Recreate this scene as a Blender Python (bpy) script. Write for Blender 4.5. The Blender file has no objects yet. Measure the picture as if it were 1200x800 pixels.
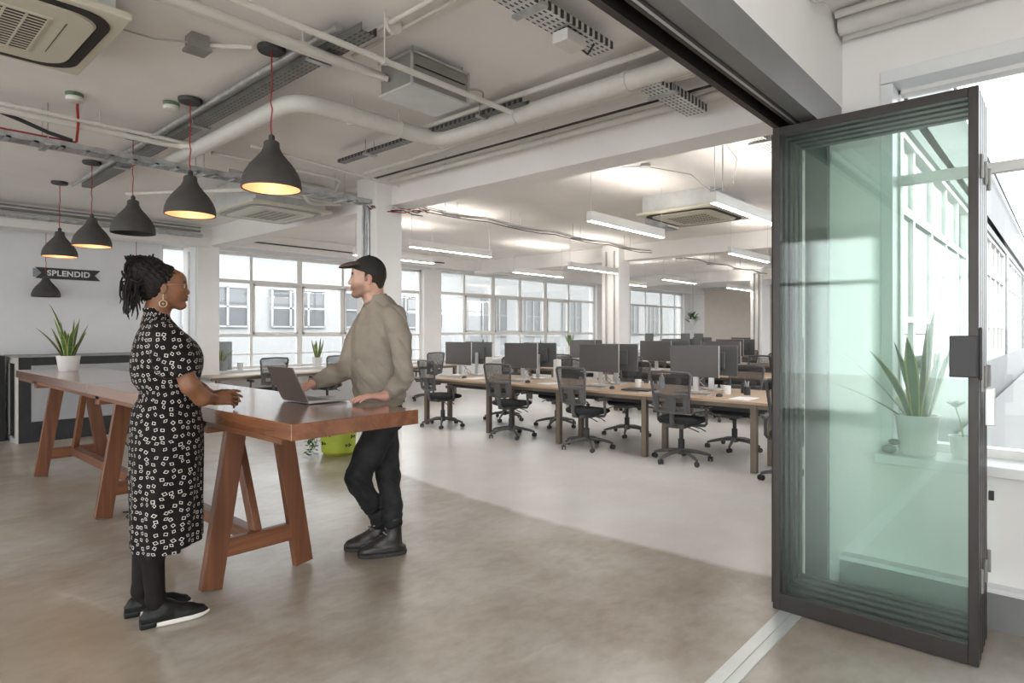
import bpy, bmesh, math, random
import numpy as np
from mathutils import Vector, Matrix, Euler
random.seed(7)
PI = math.pi
sc = bpy.context.scene
C = sc.collection
sc.view_settings.view_transform = 'Standard'
sc.view_settings.look = 'None'
sc.view_settings.gamma = 1.0
sc.view_settings.use_curve_mapping = False
sc.view_settings.exposure = 0.0

# ------------------------------------------------------------------ materials
class N:
    """a small wrapper round a material's node tree"""
    def __init__(s, name):
        s.m = bpy.data.materials.new(name); s.m.use_nodes = True
        s.t = s.m.node_tree; s.n = s.t.nodes; s.n.clear()
        s.out = s.n.new('ShaderNodeOutputMaterial')
    def new(s, typ, **kw):
        x = s.n.new('ShaderNode' + typ)
        for k, v in kw.items():
            if k.startswith('i_'):
                x.inputs[k[2:].replace('_', ' ')].default_value = v
            else: setattr(x, k, v)
        return x
    def link(s, a, b): s.t.links.new(a, b)
    def coord(s, scale=(1, 1, 1), kind='Object'):
        tc = s.new('TexCoord'); mp = s.new('Mapping'); mp.inputs['Scale'].default_value = scale
        s.link(tc.outputs[kind], mp.inputs['Vector']); return mp.outputs[0]
    def noise(s, vec, scale, detail=4, rough=.55, dist=0):
        x = s.new('TexNoise'); x.inputs['Scale'].default_value = scale; x.inputs['Detail'].default_value = detail
        x.inputs['Roughness'].default_value = rough; x.inputs['Distortion'].default_value = dist
        s.link(vec, x.inputs['Vector']); return x.outputs['Fac']
    def ramp(s, fac, stops, interp='LINEAR'):
        x = s.new('ValToRGB'); x.color_ramp.interpolation = interp
        e = x.color_ramp.elements
        while len(e) < len(stops): e.new(.5)
        for k, (p, c) in enumerate(stops):
            e[k].position = p; e[k].color = (c[0], c[1], c[2], 1) if hasattr(c, '__len__') else (c, c, c, 1)
        s.link(fac, x.inputs[0]); return x.outputs[0]
    def math(s, op, a, b=None, c=None, clamp=False):
        x = s.new('Math', operation=op); x.use_clamp = clamp
        for k, v in enumerate((a, b, c)):
            if v is None: continue
            if isinstance(v, (int, float)): x.inputs[k].default_value = v
            else: s.link(v, x.inputs[k])
        return x.outputs[0]
    def mix(s, fac, a, b, mode='MIX'):
        x = s.new('MixRGB', blend_type=mode)
        for k, v in zip(('Fac', 'Color1', 'Color2'), (fac, a, b)):
            if isinstance(v, (int, float)): x.inputs[k].default_value = v
            elif isinstance(v, tuple): x.inputs[k].default_value = (v[0], v[1], v[2], 1)
            else: s.link(v, x.inputs[k])
        return x.outputs[0]
    def principled(s, col=None, rough=.5, metal=0, spec=.5, **kw):
        p = s.new('BsdfPrincipled')
        for k, v in (('Base Color', col), ('Roughness', rough), ('Metallic', metal), ('Specular IOR Level', spec)):
            if v is None: continue
            if isinstance(v, tuple): p.inputs[k].default_value = (v[0], v[1], v[2], 1)
            elif isinstance(v, (int, float)): p.inputs[k].default_value = v
            else: s.link(v, p.inputs[k])
        s.p = p; s.link(p.outputs[0], s.out.inputs[0]); return p
    def bump(s, h, strength=.2, dist=.01):
        b = s.new('Bump'); b.inputs['Strength'].default_value = strength; b.inputs['Distance'].default_value = dist
        s.link(h, b.inputs['Height']); s.link(b.outputs[0], s.p.inputs['Normal'])

def mat(name, col, rough=.5, metal=0, var=.06, scale=6, bump=0, bscale=60, spec=.5):
    n = N(name); v = n.coord()
    f = n.noise(v, scale)
    a = tuple(c * (1 - var) for c in col); b = tuple(min(1, c * (1 + var)) for c in col)
    c = n.ramp(f, [(.3, a), (.7, b)])
    n.principled(c, rough, metal, spec)
    if bump: n.bump(n.noise(v, bscale), bump)
    return n.m

def emit(name, col, strength):
    n = N(name); e = n.new('Emission'); e.inputs[0].default_value = (*col, 1); e.inputs[1].default_value = strength
    n.link(e.outputs[0], n.out.inputs[0]); return n.m

def wood(name, dark, light, axis=1, rough=.3, scale=1.0, spec=.5, knots=.35):
    n = N(name)
    s = [14 * scale] * 3; s[axis] = .9 * scale
    v = n.coord(tuple(s))
    f = n.noise(v, 1.0, 6, .6, .6)
    s2 = [60 * scale] * 3; s2[axis] = 1.5 * scale
    g = n.noise(n.coord(tuple(s2)), 1.0, 3)
    f2 = n.math('ADD', n.math('MULTIPLY', f, .75), n.math('MULTIPLY', g, .25))
    c = n.ramp(f2, [(.32, dark), (.5, tuple((a + b) / 2 for a, b in zip(dark, light))), (.66, light)])
    n.principled(c, rough, 0, spec)
    n.bump(g, .08, .004)
    return n.m

def glass(name, tint, ior_boost=1.0, haze=0.0):
    """thin architectural glass: tinted see-through with fresnel reflection"""
    n = N(name)
    tr = n.new('BsdfTransparent'); tr.inputs[0].default_value = (*tint, 1)
    gl = n.new('BsdfGlossy'); gl.inputs['Roughness'].default_value = .02; gl.inputs[0].default_value = (1, 1, 1, 1)
    fr = n.new('Fresnel'); fr.inputs[0].default_value = 1.45
    k = n.math('MULTIPLY', fr.outputs[0], ior_boost, clamp=True)
    mx = n.new('MixShader'); n.link(k, mx.inputs[0]); n.link(tr.outputs[0], mx.inputs[1]); n.link(gl.outputs[0], mx.inputs[2])
    last = mx.outputs[0]
    if haze:
        df = n.new('BsdfDiffuse'); df.inputs[0].default_value = (.55, .8, .7, 1)
        m2 = n.new('MixShader'); m2.inputs[0].default_value = haze
        n.link(last, m2.inputs[1]); n.link(df.outputs[0], m2.inputs[2]); last = m2.outputs[0]
    n.link(last, n.out.inputs[0]); return n.m

M = {}
M['white'] = mat('white_paint', (.87, .85, .835), .6, var=.03, scale=2, bump=.04, bscale=30)
M['ceiling'] = mat('ceiling_paint', (.86, .835, .81), .7, var=.05, scale=1.2, bump=.05, bscale=20)
M['greywhite'] = mat('pale_grey_paint', (.80, .80, .82), .55, var=.02)
M['beige'] = mat('beige_paint', (.62, .55, .48), .7, var=.03)
M['pipe'] = mat('painted_pipe', (.66, .64, .60), .45, var=.05, scale=9)
M['galv'] = mat('galvanised_steel', (.52, .53, .54), .35, .8, var=.2, scale=14)
M['duct'] = mat('duct_steel', (.30, .30, .28), .45, .5, var=.15, scale=5)
M['ductlid'] = mat('duct_lid', (.60, .62, .62), .4, .3, var=.1, scale=5)
M['cream'] = mat('cream_plastic', (.60, .57, .47), .4, var=.02)
M['white_plastic'] = mat('white_plastic', (.74, .73, .70), .35, var=.02)
M['dark'] = mat('dark_plastic', (.035, .035, .037), .5, var=.1)
M['slot'] = mat('slot_black', (.02, .018, .016), .7)
M['chair'] = mat('chair_plastic', (.085, .083, .085), .45, var=.1)
M['seat'] = mat('seat_fabric', (.022, .023, .026), .9, var=.2, scale=30, bump=.2, bscale=300)
M['doorframe'] = mat('door_frame_metal', (.045, .040, .038), .38, .5, var=.08)
M['doorgrey'] = mat('header_grey', (.20, .20, .205), .35, .3, var=.05)
M['trackmetal'] = mat('floor_track_metal', (.68, .71, .71), .35, .3, var=.04)
M['winframe'] = mat('window_frame_paint', (.78, .76, .74), .45, var=.03)
M['winwhite'] = mat('window_trim_paint', (.80, .81, .82), .4, var=.02)
M['pendant'] = mat('pendant_shade', (.062, .057, .053), .75, var=.12, scale=12, bump=.15, bscale=50)
M['copperglow'] = mat('pendant_inside_glow', (.78, .46, .28), .5, .2, var=.04)  # copper lining with the warm lamp glow put into its colour
M['redcord'] = mat('red_cord', (.35, .03, .03), .6)
M['blackcord'] = mat('black_cord', (.03, .03, .03), .6)
M['greycord'] = mat('grey_cord', (.40, .39, .37), .6)
M['whitecord'] = mat('white_cord', (.68, .66, .62), .5)
M['skirting'] = mat('grey_trunking', (.22, .22, .22), .4)
M['bar'] = mat('bar_black_metal', (.03, .03, .032), .35, .3, var=.25, scale=4)
M['barpanel'] = mat('bar_grey_panel', (.36, .37, .39), .35, var=.05)
M['bartop'] = mat('bar_top_stone', (.62, .60, .57), .35, var=.05)
M['legmetal'] = mat('desk_leg_bronze', (.175, .14, .105), .45, .35, var=.06)
M['deskwood'] = wood('desk_oak', (.36, .25, .17), (.52, .39, .28), 1, .45)
M['deskwoodx'] = wood('desk_oak_across', (.46, .38, .30), (.60, .52, .43), 0, .45)
M['tabletop'] = wood('table_top_mahogany', (.125, .043, .018), (.27, .105, .046), 1, .24, .8)
M['tabletop'].node_tree.nodes['Principled BSDF'].inputs['Coat Weight'].default_value = 1.0
M['tabletop'].node_tree.nodes['Principled BSDF'].inputs['Coat Roughness'].default_value = .16
M['tabletop'].node_tree.nodes['Principled BSDF'].inputs['Coat IOR'].default_value = 1.48
M['trestle'] = wood('trestle_hardwood', (.10, .036, .017), (.215, .085, .040), 2, .4, 1.2)
M['trestley'] = wood('trestle_hardwood_beam', (.10, .036, .017), (.215, .085, .040), 1, .4, 1.2)
M['trestlex'] = wood('trestle_hardwood_stretcher', (.115, .042, .019), (.25, .10, .046), 0, .4, 1.2)
M['screen'] = mat('monitor_screen', (.085, .078, .077), .34, var=.03)
M['monback'] = mat('monitor_back', (.095, .098, .10), .4, var=.06)
M['silver'] = mat('silver_edge', (.60, .60, .60), .3, .7)
M['laptop'] = mat('laptop_aluminium', (.36, .33, .31), .38, .8, var=.03)
M['laptopbase'] = mat('laptop_base_aluminium', (.62, .62, .63), .35, .6, var=.03)
M['keys'] = mat('key_grey', (.16, .16, .165), .5)
M['paper'] = mat('white_paper', (.80, .80, .79), .6, var=.02)
M['potwhite'] = mat('white_ceramic', (.80, .79, .77), .3, var=.02)
M['potgrey'] = mat('grey_ceramic', (.30, .32, .33), .5, var=.1)
M['soil'] = mat('potting_soil', (.05, .035, .025), .9, var=.4, scale=60)
M['lime'] = mat('lime_green_metal', (.42, .50, .06), .4, var=.08)
M['leaf'] = mat('green_leaf', (.05, .14, .03), .45, var=.4, scale=12)
M['leafpale'] = mat('pale_leaf', (.24, .33, .10), .5, var=.4, scale=20)
M['stone'] = mat('grey_stone', (.36, .36, .36), .8, var=.2, scale=40)
M['led'] = emit('led_strip', (1.0, .95, .88), 18.0)
M['ledup'] = emit('led_uplight', (1.0, .93, .85), 21.0)
M['bulb'] = emit('warm_bulb', (1.0, .60, .36), 2.2)
M['bulboff'] = mat('unlit_bulb', (.7, .68, .64), .2)
M['winglass'] = glass('window_glass', (.985, .995, .995), .6)
M['doorglass'] = glass('door_glass', (.973, .992, .984), .5, .010)
M['wing'] = mat('wing_render', (.20, .20, .20), .8, var=.03)
M['extwhite'] = mat('facade_white', (.35, .35, .35), .8, var=.03)
M['extgrey'] = mat('facade_grey', (.16, .17, .18), .8, var=.08)
M['extwin'] = mat('facade_window', (.11, .115, .12), .3, var=.12, scale=1.5)
M['extroof'] = mat('flat_roof_grey', (.16, .17, .19), .8, var=.1)
M['bounce'] = mat('pale_bounce_slab', (.74, .73, .70), .8, var=.06)  # only for the unseen slab added to bounce sky light indoors
M['brick'] = mat('pale_brick', (.22, .17, .15), .8, var=.2, scale=8)
M['detgreen'] = mat('detector_green', (.10, .16, .10), .5)
M['detector'] = mat('detector_white', (.66, .66, .60), .4)

def snake_leaf_mat():
    n = N('snake_plant_leaf'); v = n.coord((1, 1, 1))
    f = n.noise(n.coord((8, 8, 50)), 1.0, 3)
    a = n.new('Attribute'); a.attribute_name = 'edge'
    base = n.ramp(f, [(.35, (.035, .10, .03)), (.65, (.10, .20, .06))])
    yel = n.ramp(a.outputs['Fac'], [(.55, 0), (.7, 1)])
    n.principled(n.mix(yel, base, (.46, .42, .12)), .4)
    return n.m
M['snake'] = snake_leaf_mat()

def floor_mat():
    n = N('polished_concrete')
    v = n.coord()
    big = n.noise(v, .55, 3, .5, 0)
    med = n.noise(v, 2.2, 5, .6, 0)
    fine = n.noise(n.coord((1, 1.6, 1)), 9, 5, .6, 0)
    comb = n.math('ADD', n.math('MULTIPLY', big, .45), n.math('ADD', n.math('MULTIPLY', med, .33), n.math('MULTIPLY', fine, .22)))
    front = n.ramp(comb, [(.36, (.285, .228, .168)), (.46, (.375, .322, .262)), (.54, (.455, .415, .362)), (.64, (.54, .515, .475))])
    # trowel arcs left in the screed
    sep = n.new('SeparateXYZ'); n.link(v, sep.inputs[0])
    x, y = sep.outputs[0], sep.outputs[1]
    wob = n.math('MULTIPLY', n.math('SUBTRACT', med, .5), .25)
    def arc(cx, cy, r, w):
        dx = n.math('SUBTRACT', x, cx); dy = n.math('SUBTRACT', y, cy)
        d = n.math('SQRT', n.math('ADD', n.math('MULTIPLY', dx, dx), n.math('MULTIPLY', dy, dy)))
        d = n.math('ABSOLUTE', n.math('SUBTRACT', n.math('ADD', d, wob), r))
        return n.math('SUBTRACT', 1.0, n.math('DIVIDE', d, w), clamp=True)
    arcs = n.math('MAXIMUM', n.math('MAXIMUM', arc(-1.6, 3.2, 2.6, .03), arc(.72, 5.08, .86, .02)), n.math('MAXIMUM', arc(2.15, 2.15, .45, .02), arc(2.6, 5.2, 1.1, .02)), clamp=True)
    arcs = n.math('MULTIPLY', arcs, n.math('MULTIPLY', n.math('SUBTRACT', n.noise(v, 1.1, 2), .48), 9.0, clamp=True), clamp=True)
    front = n.mix(n.math('MULTIPLY', arcs, .6), front, (.56, .52, .45))
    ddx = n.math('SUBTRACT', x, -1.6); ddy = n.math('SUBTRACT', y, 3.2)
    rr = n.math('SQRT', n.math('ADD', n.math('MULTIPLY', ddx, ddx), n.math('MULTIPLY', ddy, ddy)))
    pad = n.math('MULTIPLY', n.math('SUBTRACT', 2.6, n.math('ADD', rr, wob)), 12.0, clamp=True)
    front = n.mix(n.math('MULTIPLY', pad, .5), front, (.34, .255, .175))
    crack = n.new('TexVoronoi', feature='DISTANCE_TO_EDGE'); crack.inputs['Scale'].default_value = .33
    wv = n.new('Mapping'); 
    nn = n.new('TexNoise'); nn.inputs['Scale'].default_value = 1.2; nn.inputs['Detail'].default_value = 5; n.link(v, nn.inputs['Vector'])
    vm = n.new('VectorMath', operation='SCALE'); vm.inputs['Scale'].default_value = .8; n.link(nn.outputs['Color'], vm.inputs[0])
    va = n.new('VectorMath', operation='ADD'); n.link(v, va.inputs[0]); n.link(vm.outputs[0], va.inputs[1]); n.link(va.outputs[0], crack.inputs['Vector'])
    ck = n.ramp(crack.outputs['Distance'], [(0, 1.0), (.006, 0.0)])
    # paler screed laid in the desk area: edge runs near x = 3.65 and bows away further back
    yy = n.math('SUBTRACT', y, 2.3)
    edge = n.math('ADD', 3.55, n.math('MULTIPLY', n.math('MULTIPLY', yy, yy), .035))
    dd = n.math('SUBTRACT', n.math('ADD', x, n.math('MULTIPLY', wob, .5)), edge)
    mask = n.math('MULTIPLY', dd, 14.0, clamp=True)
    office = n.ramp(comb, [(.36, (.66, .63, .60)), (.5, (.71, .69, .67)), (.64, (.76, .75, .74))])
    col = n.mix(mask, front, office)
    n.principled(col, .29, 0, .55)
    return n.m
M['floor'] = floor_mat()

def perforated(name, base, axis):
    """galvanised tray: rows of punched slots as dark marks"""
    n = N(name); v = n.coord(); s = n.new('SeparateXYZ'); n.link(v, s.inputs[0])
    u, w = (s.outputs[0], s.outputs[1]) if axis == 0 else (s.outputs[1], s.outputs[0])
    def band(o, per, duty):
        fr = n.math('FRACT', n.math('DIVIDE', n.math('ADD', o, 50.0), per)); return n.math('LESS_THAN', fr, duty)
    hole = n.math('MULTIPLY', band(u, .05, .55), band(w, .028, .4))
    f = n.noise(v, 8)
    c = n.ramp(f, [(.3, tuple(q * .8 for q in base)), (.7, tuple(min(1, q * 1.2) for q in base))])
    n.principled(n.mix(hole, c, (.05, .05, .05)), .4, .55)
    return n.m
M['perfx'] = perforated('perforated_tray_x', (.68, .70, .69), 0)
M['perfy'] = perforated('perforated_tray_y', (.20, .20, .19), 1)

def mesh_net(name, col, open_):
    n = N(name)
    tr = n.new('BsdfTransparent'); p = n.new('BsdfPrincipled'); p.inputs['Base Color'].default_value = (*col, 1); p.inputs['Roughness'].default_value = .8
    v = n.coord((1, 1, 1)); s = n.new('SeparateXYZ'); n.link(v, s.inputs[0])
    a = n.math('LESS_THAN', n.math('FRACT', n.math('MULTIPLY', n.math('ADD', s.outputs[1], 5.0), 160.0)), open_)
    b = n.math('LESS_THAN', n.math('FRACT', n.math('MULTIPLY', n.math('ADD', s.outputs[2], 5.0), 160.0)), open_)
    f = n.math('MULTIPLY', a, b)
    mx = n.new('MixShader'); n.link(f, mx.inputs[0]); n.link(p.outputs[0], mx.inputs[1]); n.link(tr.outputs[0], mx.inputs[2])
    n.link(mx.outputs[0], n.out.inputs[0]); return n.m
M['net'] = mesh_net('chair_back_net', (.05, .05, .053), .72)

# ------------------------------------------------------------------ mesh building
class B:
    def __init__(s): s.v = []; s.f = []
    def add(s, vs, fs):
        o = len(s.v); s.v += [tuple(p) for p in vs]; s.f += [tuple(i + o for i in f) for f in fs]; return s
    def box(s, x0, x1, y0, y1, z0, z1, m=None):
        vs = [(x, y, z) for z in (z0, z1) for (x, y) in ((x0, y0), (x1, y0), (x1, y1), (x0, y1))]
        if m is not None: vs = [tuple(m @ Vector(p)) for p in vs]
        return s.add(vs, [(3, 2, 1, 0), (4, 5, 6, 7), (0, 1, 5, 4), (1, 2, 6, 5), (2, 3, 7, 6), (3, 0, 4, 7)])
    def cbox(s, c, d, m=None):
        return s.box(c[0] - d[0] / 2, c[0] + d[0] / 2, c[1] - d[1] / 2, c[1] + d[1] / 2, c[2] - d[2] / 2, c[2] + d[2] / 2, m)
    def bar(s, a, b, w, h, up=(0, 0, 1)):
        """a rectangular bar from a to b"""
        a, b = Vector(a), Vector(b); d = (b - a).normalized(); up = Vector(up)
        if abs(d.dot(up)) > .99: up = Vector((1, 0, 0))
        r = d.cross(up).normalized(); u = r.cross(d).normalized()
        vs = []
        for p in (a, b):
            for i, j in ((-1, -1), (1, -1), (1, 1), (-1, 1)): vs.append(tuple(p + r * (i * w / 2) + u * (j * h / 2)))
        return s.add(vs, [(3, 2, 1, 0), (4, 5, 6, 7), (0, 1, 5, 4), (1, 2, 6, 5), (2, 3, 7, 6), (3, 0, 4, 7)][:6])
    def tube(s, pts, r, seg=8, closed=False):
        pts = [Vector(p) for p in pts]; n = len(pts); rr = r if hasattr(r, '__len__') else [r] * n
        vs, fs = [], []; prev = None
        for i, p in enumerate(pts):
            if closed: d = pts[(i + 1) % n] - pts[i - 1]
            else: d = pts[min(i + 1, n - 1)] - pts[max(i - 1, 0)]
            d.normalize()
            if prev is None:
                a = Vector((0, 0, 1)) if abs(d.z) < .9 else Vector((1, 0, 0))
                u = d.cross(a).normalized()
            else:
                u = prev - d * prev.dot(d)
                u = u.normalized() if u.length > 1e-6 else d.cross(Vector((0, 0, 1))).normalized()
            prev = u; w = d.cross(u)
            for k in range(seg):
                t = 2 * PI * k / seg; vs.append(tuple(p + (u * math.cos(t) + w * math.sin(t)) * rr[i]))
        m = n if closed else n - 1
        for i in range(m):
            for k in range(seg):
                a = i * seg + k; b = i * seg + (k + 1) % seg; c = ((i + 1) % n) * seg + (k + 1) % seg; d = ((i + 1) % n) * seg + k
                fs.append((a, b, c, d))
        if not closed: fs += [tuple(range(seg))[::-1], tuple(range((n - 1) * seg, n * seg))]
        return s.add(vs, fs)
    def lathe(s, prof, seg=24, c=(0, 0, 0), cap0=True, cap1=True):
        vs, fs = [], []
        for (r, z) in prof:
            for k in range(seg):
                t = 2 * PI * k / seg; vs.append((c[0] + r * math.cos(t), c[1] + r * math.sin(t), c[2] + z))
        for i in range(len(prof) - 1):
            for k in range(seg):
                fs.append((i * seg + k, i * seg + (k + 1) % seg, (i + 1) * seg + (k + 1) % seg, (i + 1) * seg + k))
        if cap0: fs.append(tuple(range(seg))[::-1])
        if cap1: fs.append(tuple(range((len(prof) - 1) * seg, len(prof) * seg)))
        return s.add(vs, fs)
    def prism(s, poly, t0, t1, plane='xy'):
        """extrude a 2-D polygon; plane 'xy' along z, 'xz' along y, 'yz' along x"""
        def P(a, b, t): return {'xy': (a, b, t), 'xz': (a, t, b), 'yz': (t, a, b)}[plane]
        n = len(poly); vs = [P(a, b, t0) for a, b in poly] + [P(a, b, t1) for a, b in poly]
        fs = [tuple(range(n))[::-1], tuple(range(n, 2 * n))] + [(i, (i + 1) % n, n + (i + 1) % n, n + i) for i in range(n)]
        return s.add(vs, fs)
    def build(s, name, m, parent=None, smooth=False, bevel=0, loc=None):
        me = bpy.data.meshes.new(name); me.from_pydata(s.v, [], s.f)
        bm = bmesh.new(); bm.from_mesh(me); bmesh.ops.recalc_face_normals(bm, faces=bm.faces); bm.to_mesh(me); bm.free()
        me.materials.append(M[m] if isinstance(m, str) else m)
        if smooth:
            me.polygons.foreach_set('use_smooth', [True] * len(me.polygons))
            try: me.set_sharp_from_angle(angle=math.radians(40))
            except Exception: pass
        o = bpy.data.objects.new(name, me); C.objects.link(o)
        if parent is not None: o.parent = parent
        if loc is not None: o.location = loc
        if bevel:
            b = o.modifiers.new('bevel', 'BEVEL'); b.width = bevel; b.segments = 2; b.limit_method = 'ANGLE'
        return o

def tag(o, label=None, cat=None, group=None, kind=None):
    if label: o['label'] = label
    if cat: o['category'] = cat
    if group: o['group'] = group
    if kind: o['kind'] = kind
    return o
def thing(name, label, cat, loc=(0, 0, 0), rz=0, group=None, kind=None):
    o = bpy.data.objects.new(name, None); C.objects.link(o); o.location = loc; o.rotation_euler = (0, 0, rz)
    o.empty_display_size = .1
    return tag(o, label, cat, group, kind)
def struct(b, name, m, label=None, parent=None, bevel=0, smooth=False):
    o = b.build(name, m, parent, smooth, bevel)
    if parent is None: tag(o, label, None, None, 'structure')
    return o
KIDS = {}
def copy_tree(o, parent=None):
    c = o.copy(); C.objects.link(c); c.parent = parent
    for ch in list(o.children): copy_tree(ch, c)
    return c
def copy_thing(o, loc, rz, label):
    c = copy_tree(o); c.location = loc; c.rotation_euler = (0, 0, rz); c['label'] = label; return c
SKY = 2.4; EXPO = 1.22
# ------------------------------------------------------------------ the setting (metres; X runs along the glass partition, Y along the high table)
CEIL = 3.08; BEAMZ = 2.785
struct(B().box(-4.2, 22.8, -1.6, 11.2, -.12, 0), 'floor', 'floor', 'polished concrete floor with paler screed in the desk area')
struct(B().box(-4.2, 3.74, -1.6, .92, CEIL, CEIL + .12).box(-4.2, 22.8, .92, 11.2, CEIL, CEIL + .12), 'ceiling', 'ceiling', 'white painted concrete ceiling')
struct(B().box(-16, 4.04, -14, -1.6, -.15, -.01).box(-16, -4.5, -1.6, 12, -.15, -.01), 'bounce_terrace', 'bounce', 'added unseen pale slab outside the room, bouncing sky light onto the ceiling')  # pale ground added out of view to throw sky light up indoors
# wall with the sign, behind the bar
struct(B().box(-4.2, 3.62, 10.9, 11.2, 0, CEIL), 'wall_back', 'greywhite', 'pale grey wall behind the bar, carrying the banner sign')
# long window wall
def wall_with_openings(name, mt, x0, x1, y0, y1, opens, label):
    """opens: (xa, xb, za, zb) sorted along x"""
    b = B(); x = x0
    for xa, xb, za, zb in opens:
        if xa > x: b.box(x, xa, y0, y1, 0, CEIL)
        b.box(xa, xb, y0, y1, 0, za).box(xa, xb, y0, y1, zb, CEIL); x = xb
    if x < x1: b.box(x, x1, y0, y1, 0, CEIL)
    return struct(b, name, mt, label)
W1 = (3.66, 9.14, .74, 2.82); W2 = (9.66, 16.1, .74, 2.86); W3 = (17.6, 22.0, .74, 2.86)
wall_with_openings('wall_windows', 'white', 3.62, 22.8, 10.9, 11.2, [W1, W2, W3], 'white wall with three long windows facing the street')
def window(name, label, op, verts, rails, y, thick, axis='x', casement=None, glassy=None):
    """a metal framed window filling op; verts/rails are (position, width)"""
    xa, xb, za, zb = op
    root = thing(name, label, None, (0, 0, 0), 0, None, 'structure')
    b = B(); d = .05
    def bx(u0, u1, z0, z1, e=0):
        if axis == 'x': b.box(u0, u1, y - d / 2 - e, y + d / 2 + e, z0, z1)
        else: b.box(y - d / 2 - e, y + d / 2 + e, u0, u1, z0, z1)
    bx(xa, xb, za, za + .05, .02); bx(xa, xb, zb - .05, zb, .02); bx(xa, xa + .05, za, zb, .02); bx(xb - .05, xb, za, zb, .02)
    for p, w in verts: bx(p - w / 2, p + w / 2, za + .04, zb - .04)
    for p, w in rails: bx(xa + .04, xb - .04, p - w / 2, p + w / 2, .004)
    for (u0, u1, z0, z1) in (casement or []):
        w = .035
        bx(u0, u0 + w, z0, z1, .015); bx(u1 - w, u1, z0, z1, .015); bx(u0, u1, z0, z0 + w, .015); bx(u0, u1, z1 - w, z1, .015)
    b.build('window_frame', 'winframe', root)
    g = B()
    if axis == 'x': g.box(xa + .03, xb - .03, y - .003, y + .003, za + .03, zb - .03)
    else: g.box(y - .003, y + .003, xa + .03, xb - .03, za + .03, zb - .03)
    g.build('glass_pane', 'winglass', root)
    return root
window('window_1', 'long metal framed window beside the square column at the left', W1,
       [(4.27, .035), (5.19, .05), (6.14, .10), (7.1, .05), (8.05, .10)], [(2.31, .06), (1.34, .05), (1.0, .025)], 11.05, .05,
       casement=[(5.22, 6.1, 1.36, 2.28), (6.2, 7.07, 1.36, 2.28), (7.13, 8.0, 1.36, 2.28)])
window('window_2', 'long metal framed window behind the middle of the front desk row', W2,
       [(10.52, .06), (11.55, .12), (12.6, .08), (13.7, .12), (14.8, .06)], [(2.33, .06), (1.36, .06)], 11.05, .05,
       casement=[(10.56, 11.48, 1.4, 2.3), (11.62, 12.55, 1.4, 2.3), (12.65, 13.63, 1.4, 2.3), (13.77, 14.76, 1.4, 2.3)])
window('window_3', 'farthest metal framed window beyond the second column', W3,
       [(18.24, .07), (19.3, .05), (20.4, .09), (21.45, .05)], [(2.33, .06), (1.31, .06), (1.0, .03)], 11.05, .05)
struct(B().box(3.66, 9.14, 10.62, 10.92, .70, .745), 'trim_1', 'winwhite', 'white window sill ledge under the long left window', bevel=.004)
struct(B().box(9.66, 16.1, 10.62, 10.92, .70, .745), 'trim_2', 'winwhite', 'white window sill ledge under the middle window', bevel=.004)
struct(B().box(17.6, 22.0, 10.62, 10.92, .70, .745), 'trim_3', 'winwhite', 'white window sill ledge under the farthest window', bevel=.004)
struct(B().box(3.6, 9.3, 10.86, 10.9, 2.82, 2.9).box(9.55, 16.2, 10.86, 10.9, 2.86, 2.93), 'trim_4', 'winwhite', 'white head trim above the long windows')
# far end wall
struct(B().box(22.5, 22.8, .92, 10.9, 0, CEIL), 'wall_end', 'white', 'white end wall of the office')
struct(B().box(22.44, 22.5, 7.0, 10.3, 0, 3.0), 'wall_end_panel', 'beige', 'beige panelled section of the far end wall', bevel=.004)
# wing facade wall (Y = .92 .. 1.12), windows from X = 4.4
F1 = (4.35, 10.0, .95, 2.98); F2 = (10.5, 16.1, .95, 2.98); F3 = (16.7, 22.2, .95, 2.98)
b = B(); x = 4.12
for xa, xb, za, zb in (F1, F2, F3):
    b.box(x, xa, .92, 1.12, 0, CEIL + .9).box(xa, xb, .92, 1.12, 0, za).box(xa, xb, .92, 1.12, zb, CEIL + .9); x = xb
b.box(x, 22.8, .92, 1.12, 0, CEIL + .9)
struct(b, 'wall_right', 'wing', 'white wall of the office wing beyond the glass doors')
for k, (op, lab) in enumerate(((F1, 'office wing window nearest the folded glass doors'), (F2, 'middle office wing window seen outside the right window'), (F3, 'farthest office wing window seen outside the right window'))):
    n = 5; xs = [op[0] + (op[1] - op[0]) * i / (n + 1) for i in range(1, n + 1)]
    window('window_%d' % (k + 4), lab, op, [(p, .07) for p in xs], [(2.38, .07), (1.5, .04)], 1.0, .05)
# header over the folding doors
struct(B().box(-4.2, 3.74, .92, 1.12, 2.62, CEIL), 'wall_header', 'white', 'white downstand wall above the folding glass doors')
hd = B().box(-4.2, 3.70, .915, .925, 2.448, 2.62)           # face plate
hd.box(-4.2, 3.70, .925, 1.005, 2.448, 2.47)
hd_o = struct(hd, 'door_header', 'doorgrey', 'grey metal header over the folding door track')
tr = B().box(-4.2, 3.70, 1.02, 1.035, 2.44, 2.62).box(-4.2, 3.70, 1.09, 1.12, 2.44, 2.62).box(-4.2, 3.70, 1.03, 1.10, 2.56, 2.62)
tr.box(-4.2, 3.70, .995, 1.005, 2.44, 2.62)
struct(tr, 'door_track', 'doorframe', 'black overhead track channel of the folding glass doors')
struct(B().box(-4.2, 3.70, 1.005, 1.02, 2.442, 2.6), 'door_track_lip', 'silver', 'silver lip along the overhead door track')
ft = B().box(-1.5, 3.66, .975, 1.012, 0, .006).box(-1.5, 3.66, 1.022, 1.075, 0, .006).box(-1.5, 3.66, 1.012, 1.022, 0, .002)
struct(ft, 'floor_track', 'trackmetal', 'pale metal floor track running under the folded glass doors')
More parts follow.
